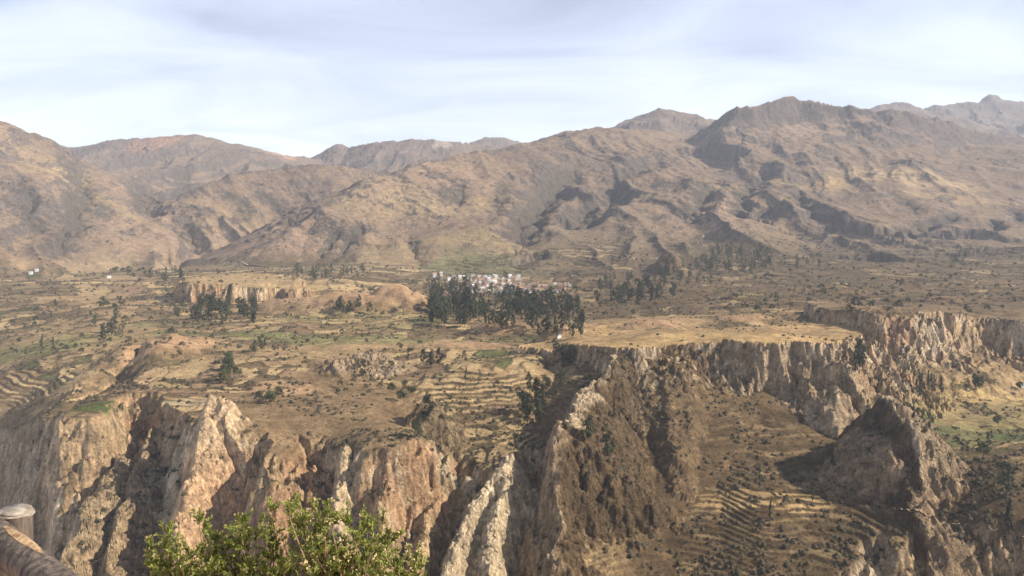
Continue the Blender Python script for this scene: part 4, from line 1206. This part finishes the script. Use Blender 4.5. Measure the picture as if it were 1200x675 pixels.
# --- dirt tracks draped on the ground
M_path = simple_mat("dirt_track", (.30, .225, .14), .95, .2, .4)
def track(pts, width, label):
    P = []
    for (a, b) in zip(pts[:-1], pts[1:]):
        for t in np.linspace(0, 1, 9)[:-1]: P.append((a[0] + (b[0] - a[0]) * t, a[1] + (b[1] - a[1]) * t))
    P.append(pts[-1])
    tx, ty, _ = ray_hit(ground_z, [p[0] for p in P], [p[1] for p in P], y1=3400.0, n=400)
    ty = np.convolve(np.pad(ty, 2, mode='edge'), np.ones(5) / 5, 'valid'); tx = np.convolve(np.pad(tx, 2, mode='edge'), np.ones(5) / 5, 'valid')
    dxx, dyy = np.gradient(tx), np.gradient(ty); L = np.hypot(dxx, dyy) + 1e-6
    vs_, fs_ = [], []
    off = np.array([-.5, -.17, .17, .5]) * width
    X = tx[:, None] - (dyy / L)[:, None] * off; Y = ty[:, None] + (dxx / L)[:, None] * off
    Z = np.repeat(ground_z(X, Y).max(1, keepdims=True), 4, 1) + .12
    n = len(tx)
    for i in range(n):
        for j in range(4): vs_.append((float(X[i, j]), float(Y[i, j]), float(Z[i, j])))
    for i in range(n - 1):
        for j in range(3): fs_.append((i * 4 + j, i * 4 + j + 1, i * 4 + j + 5, i * 4 + j + 4))
    tag(mesh_obj("dirt_track", vs_, fs_, M_path, smooth_sh=True), label, "track", kind="structure")
track([(1045,597),(1062,598),(1082,603),(1108,612),(1130,618),(1150,620),(1175,626),(1205,634)], 1.3, "pale foot trail crossing the slope at lower right")
track([(272,309),(310,312),(345,316),(385,319),(420,322)], 6, "pale dirt road along the foot of the central mountain")
# ------------------------------------------------------------------ the viewpoint: bank, log rail, post, shrubs
def bank_z(x, y):
    r = np.maximum(y - 2.2, 0)
    return -1.72 - .10 * np.maximum(y, 0) - .20 * r - .012 * r * r + fbm(x / 1.6, y / 1.6, 4, 501) * .14
bx = np.linspace(-14, 14, 141); by = np.linspace(-6, 36, 190)
BX, BY = np.meshgrid(bx, by)
BZ = bank_z(BX.astype(f4), BY.astype(f4))
BZ = np.where(BY > 7, BZ - (BY - 7) * .5, BZ)
bv = np.stack([BX, BY, BZ], -1).reshape(-1, 3)
bi = np.arange(BX.size).reshape(BX.shape)
bf = np.stack([bi[:-1, :-1], bi[:-1, 1:], bi[1:, 1:], bi[1:, :-1]], -1).reshape(-1, 4)
M_soil = simple_mat("orange_soil", (.46, .30, .19), .95, .35, 9, bump=.03)
tag(mesh_obj("near_bank", bv.tolist(), bf.tolist(), M_soil, smooth_sh=True), "dry orange soil bank at the viewpoint under the shrubs", "ground", kind="structure")

# log rail
def wood_mat(name, c1, c2, scale):
    m, n, l, b = new_mat(name)
    b.inputs["Roughness"].default_value = .85
    tc_ = n.new("ShaderNodeTexCoord"); mp = n.new("ShaderNodeMapping"); mp.inputs["Scale"].default_value = scale
    l.new(tc_.outputs["Object"], mp.inputs[0])
    t = n.new("ShaderNodeTexNoise"); t.inputs["Scale"].default_value = 6; t.inputs["Detail"].default_value = 8; t.inputs["Roughness"].default_value = .65
    l.new(mp.outputs[0], t.inputs["Vector"])
    r_ = n.new("ShaderNodeValToRGB"); r_.color_ramp.elements[0].color = (*c1, 1); r_.color_ramp.elements[1].color = (*c2, 1)
    r_.color_ramp.elements[0].position = .38; r_.color_ramp.elements[1].position = .64
    l.new(t.outputs["Fac"], r_.inputs[0]); l.new(r_.outputs[0], b.inputs["Base Color"])
    bp = n.new("ShaderNodeBump"); bp.inputs["Distance"].default_value = .012; bp.inputs["Strength"].default_value = .9
    l.new(t.outputs["Fac"], bp.inputs["Height"]); l.new(bp.outputs[0], b.inputs["Normal"])
    return m
M_log = wood_mat("weathered_log", (.045, .034, .027), (.21, .160, .120), (7, 7, .8))
M_cut = wood_mat("sawn_end", (.20, .16, .12), (.46, .40, .32), (4, 4, 4))
M_fresh = wood_mat("bare_heartwood", (.22, .12, .06), (.58, .40, .22), (5, 5, .6))

def log_mesh(path, radii, n, mat, name, parent, seed, knob=.06):
    r = random.Random(seed); vs_, fs_ = [], []
    ph = [r.uniform(0, 6.28) for _ in range(6)]
    K = 26
    P = [Vector(p) for p in path]
    for k in range(K + 1):
        t = k / K * (len(P) - 1); i = min(int(t), len(P) - 2); f = t - i
        c = P[i].lerp(P[i + 1], f); R = radii[i] + (radii[i + 1] - radii[i]) * f
        q = (P[-1] - P[0]).normalized(); a = q.orthogonal().normalized(); b = q.cross(a)
        for j in range(n):
            th = 2 * math.pi * j / n
            rr = R * (1 + knob * math.sin(3 * th + ph[0] + t * 1.3) * .6 + knob * math.sin(2 * th + ph[1] - k * .35) + knob * .5 * math.sin(5 * th + ph[2] + k * .5))
            vs_.append(tuple(c + (a * math.cos(th) + b * math.sin(th)) * rr))
    for k in range(K):
        for j in range(n):
            fs_.append((k * n + j, k * n + (j + 1) % n, (k + 1) * n + (j + 1) % n, (k + 1) * n + j))
    fs_.append(tuple(reversed(range(n)))); fs_.append(tuple(K * n + j for j in range(n)))
    return mesh_obj(name, vs_, fs_, mat, parent, smooth_sh=True)

pa = Vector(W(-62, 590, 2.75)); pb = Vector(W(32, 660, 2.45)); pc = Vector(W(135, 742, 2.15))
rail = bpy.data.objects.new("log_rail", None); rail.location = pa; link(rail)
tag(rail, "weathered grey log rail slanting through the lower left corner", "log")
lg = log_mesh([(0, 0, 0), pb - pa, pc - pa], [.054, .056, .058], 20, M_log, "log_body", rail, 3)
# a split, paler strip along the upper edge near the post
vs_, fs_ = [], []
ax = (pb - pa).normalized(); upv = Vector((.55, -.15, .82)); upv = (upv - ax * upv.dot(ax)).normalized(); sdv = ax.cross(upv)
for k in range(13):
    t = k / 12; c = (pb - pa) * (.70 + .42 * t); wv_ = .020 * math.sin(math.pi * (.12 + .82 * t)); 
    for s in (-1, 0, 1):
        off = upv * (.058 + .006 * (s == 0) * math.sin(math.pi * t) - abs(s) * .002) + sdv * wv_ * s
        vs_.append(tuple(c + off))
for k in range(12):
    for s in range(2): fs_.append((k * 3 + s, k * 3 + s + 1, k * 3 + s + 4, k * 3 + s + 3))
mesh_obj("split_strip", vs_, fs_, M_fresh, rail, smooth_sh=True)
post = bpy.data.objects.new("fence_post", None)
pt = Vector(W(19, 598, 2.95)); post.location = (pt.x, pt.y, float(bank_z(np.array([pt.x], f4), np.array([pt.y], f4))[0]) - .05); link(post)
tag(post, "short wooden post with a pale sawn top behind the log rail", "post")
hgt_ = pt.z - post.location.z
log_mesh([(0, 0, 0), (0, 0, hgt_ * .5), (0, 0, hgt_ - .012)], [.064, .061, .058], 18, M_log, "shaft", post, 9, .04)
log_mesh([(0, 0, hgt_ - .011), (.001, 0, hgt_ - .004), (.002, 0, hgt_ + .003)], [.060, .0585, .054], 18, M_cut, "sawn_top", post, 9, .04)

# shrubs with narrow upright leaves
def leaf_mat(name, c, tr):
    m, n, l, b = new_mat(name)
    b.inputs["Roughness"].default_value = .55; b.inputs["Specular IOR Level"].default_value = .3
    at_ = n.new("ShaderNodeAttribute"); at_.attribute_name = "tint"
    v = n.new("ShaderNodeMixRGB"); v.inputs[1].default_value = (*c, 1); v.inputs[2].default_value = (*tr, 1)
    l.new(at_.outputs["Fac"], v.inputs[0]); l.new(v.outputs[0], b.inputs["Base Color"])
    t = n.new("ShaderNodeBsdfTranslucent"); ad = n.new("ShaderNodeMixShader"); ad.inputs[0].default_value = .25
    l.new(v.outputs[0], t.inputs[0]); l.new(b.outputs[0], ad.inputs[1]); l.new(t.outputs[0], ad.inputs[2])
    l.new(ad.outputs[0], n["Material Output"].inputs[0])
    return m
M_leaf = leaf_mat("shrub_leaf", (.085, .125, .026), (.42, .44, .10))
M_twig = simple_mat("shrub_twig", (.30, .21, .12), .9, .3, 20)
M_flow = simple_mat("dry_flower_head", (.42, .33, .16), .9, .35, 30)

def shrub(label, tips, root, seed, dens):
    r = random.Random(seed)
    e = bpy.data.objects.new("leafy_shrub", None)
    rt = Vector(root); e.location = rt; link(e); tag(e, label, "shrub", "leafy shrubs at the viewpoint")
    sv, sf, lv, lf, lt, fv, ff = [], [], [], [], [], [], []
    def leaf(p, d, L, w, tint):
        s = d.orthogonal().normalized(); s.rotate(__import__('mathutils').Quaternion(d, r.uniform(0, 6.28)))
        nrm_ = d.cross(s)
        b = len(lv)
        lv.extend([tuple(p), tuple(p + d * L * .55 + s * w - nrm_ * w * .3), tuple(p + d * L + nrm_ * w * .4), tuple(p + d * L * .55 - s * w - nrm_ * w * .3)])
        lf.append((b, b + 1, b + 2)); lf.append((b, b + 2, b + 3)); lt.extend([tint] * 4)
    def sprig(p, d, n, L):
        # a twig clothed with upright narrow leaves, dense at the tip
        for k in range(n):
            t = k / n
            q = p + d * (L * (.15 + .85 * t))
            dd = (d * (.7 + .5 * t) + Vector((r.gauss(0, .75), r.gauss(0, .75), r.gauss(.15, .5)))).normalized()
            leaf(q, dd, r.uniform(.018, .034), r.uniform(.0040, .0068), min(1, max(0, r.gauss(.32 + .28 * t, .25))))
    for (px_, py_, Y_) in tips:
        tip = Vector(W(px_, py_, Y_)) - rt
        mid = tip * .5 + Vector((r.uniform(-.12, .12), r.uniform(-.12, .12), -.08 + .1 * r.random()))
        pth = []
        for k in range(8):
            t = k / 7
            pth.append((Vector((0, 0, 0)) * (1 - t) ** 2 + mid * 2 * t * (1 - t) + tip * t * t))
        tube(sv, sf, [tuple(p) for p in pth], [.011 - .009 * k / 7 for k in range(8)], 5)
        for s in range(dens):
            t = r.uniform(.52, 1.0) if s > 2 else 1.0
            i = min(int(t * 7), 6); p = pth[i].lerp(pth[i + 1], t * 7 - i)
            d = Vector((r.gauss(0, .62), r.gauss(0, .62), abs(r.gauss(.9, .35)))).normalized()
            L = r.uniform(.05, .13)
            tube(sv, sf, [tuple(p), tuple(p + d * L * .5), tuple(p + d * L)], [.0026, .002, .0012], 3)
            sprig(p, d, r.randint(20, 34), L)
            if r.random() < .26:
                c = p + d * L
                for _ in range(16):
                    g = Vector((r.gauss(0, 1), r.gauss(0, 1), r.gauss(.4, .7))).normalized()
                    s_ = g.orthogonal().normalized() * .0065; b = len(fv); c2 = c + g * r.uniform(.006, .02)
                    fv.extend([tuple(c2 - s_), tuple(c2 + s_), tuple(c2 + g * .015)]); ff.append((b, b + 1, b + 2))
    for _ in range(26):      # dead stalks
        a = Vector(W(*tips[r.randrange(len(tips))])) - rt
        b_ = a * r.uniform(.45, .7); c = b_ + Vector((r.gauss(0, .07), r.gauss(0, .07), r.uniform(.08, .22)))
        tube(sv, sf, [tuple(b_), tuple(b_.lerp(c, .5) + Vector((r.gauss(0, .012), 0, 0))), tuple(c)], [.003, .0024, .0014], 4)
    mesh_obj("stems", sv, sf, M_twig, e)
    lo = mesh_obj("leaves", lv, lf, M_leaf, e); lo["kind"] = "stuff"
    at_ = lo.data.attributes.new("tint", 'FLOAT', 'POINT'); at_.data.foreach_set("value", lt)
    if fv: mesh_obj("flower_heads", fv, ff, M_flow, e)["kind"] = "stuff"
def on_bank(px_, Y_):
    X = (px_ - 600) / F * Y_
    return (X, Y_, float(bank_z(np.array([X], f4), np.array([Y_], f4))[0]) - .03)
rt_ = random.Random(77)
def tipset(outline, n, Y0, Y1):
    out = []
    xs = [o[0] for o in outline]; ysr = [o[1] for o in outline]
    for k in range(n):
        c = xs[0] + (xs[-1] - xs[0]) * (k + rt_.random()) / n
        top = float(np.interp(c, xs, ysr))
        dpt = rt_.random() ** 1.3
        out.append((c, top + 6 + dpt * 95, Y0 + (Y1 - Y0) * rt_.random() - dpt * .25))
    return out
shrub("leafy green shrub at bottom left, leftmost of the three", tipset([(172,640),(190,620),(205,612),(222,605),(236,608),(250,625),(262,645)], 30, 4.5, 4.9), on_bank(222, 4.7), 1, 9)
shrub("leafy green shrub between the left and the tall right one", tipset([(258,640),(270,620),(285,606),(300,595),(318,588),(332,610),(345,632)], 30, 4.6, 5.0), on_bank(300, 4.8), 2, 9)
shrub("largest leafy green shrub with a tall leaning top, rightmost of the three", tipset([(330,605),(345,592),(358,584),(378,575),(388,590),(400,606),(425,604),(440,600),(455,618),(468,630),(482,640),(494,660)], 62, 4.4, 5.0), on_bank(405, 4.7), 3, 9)
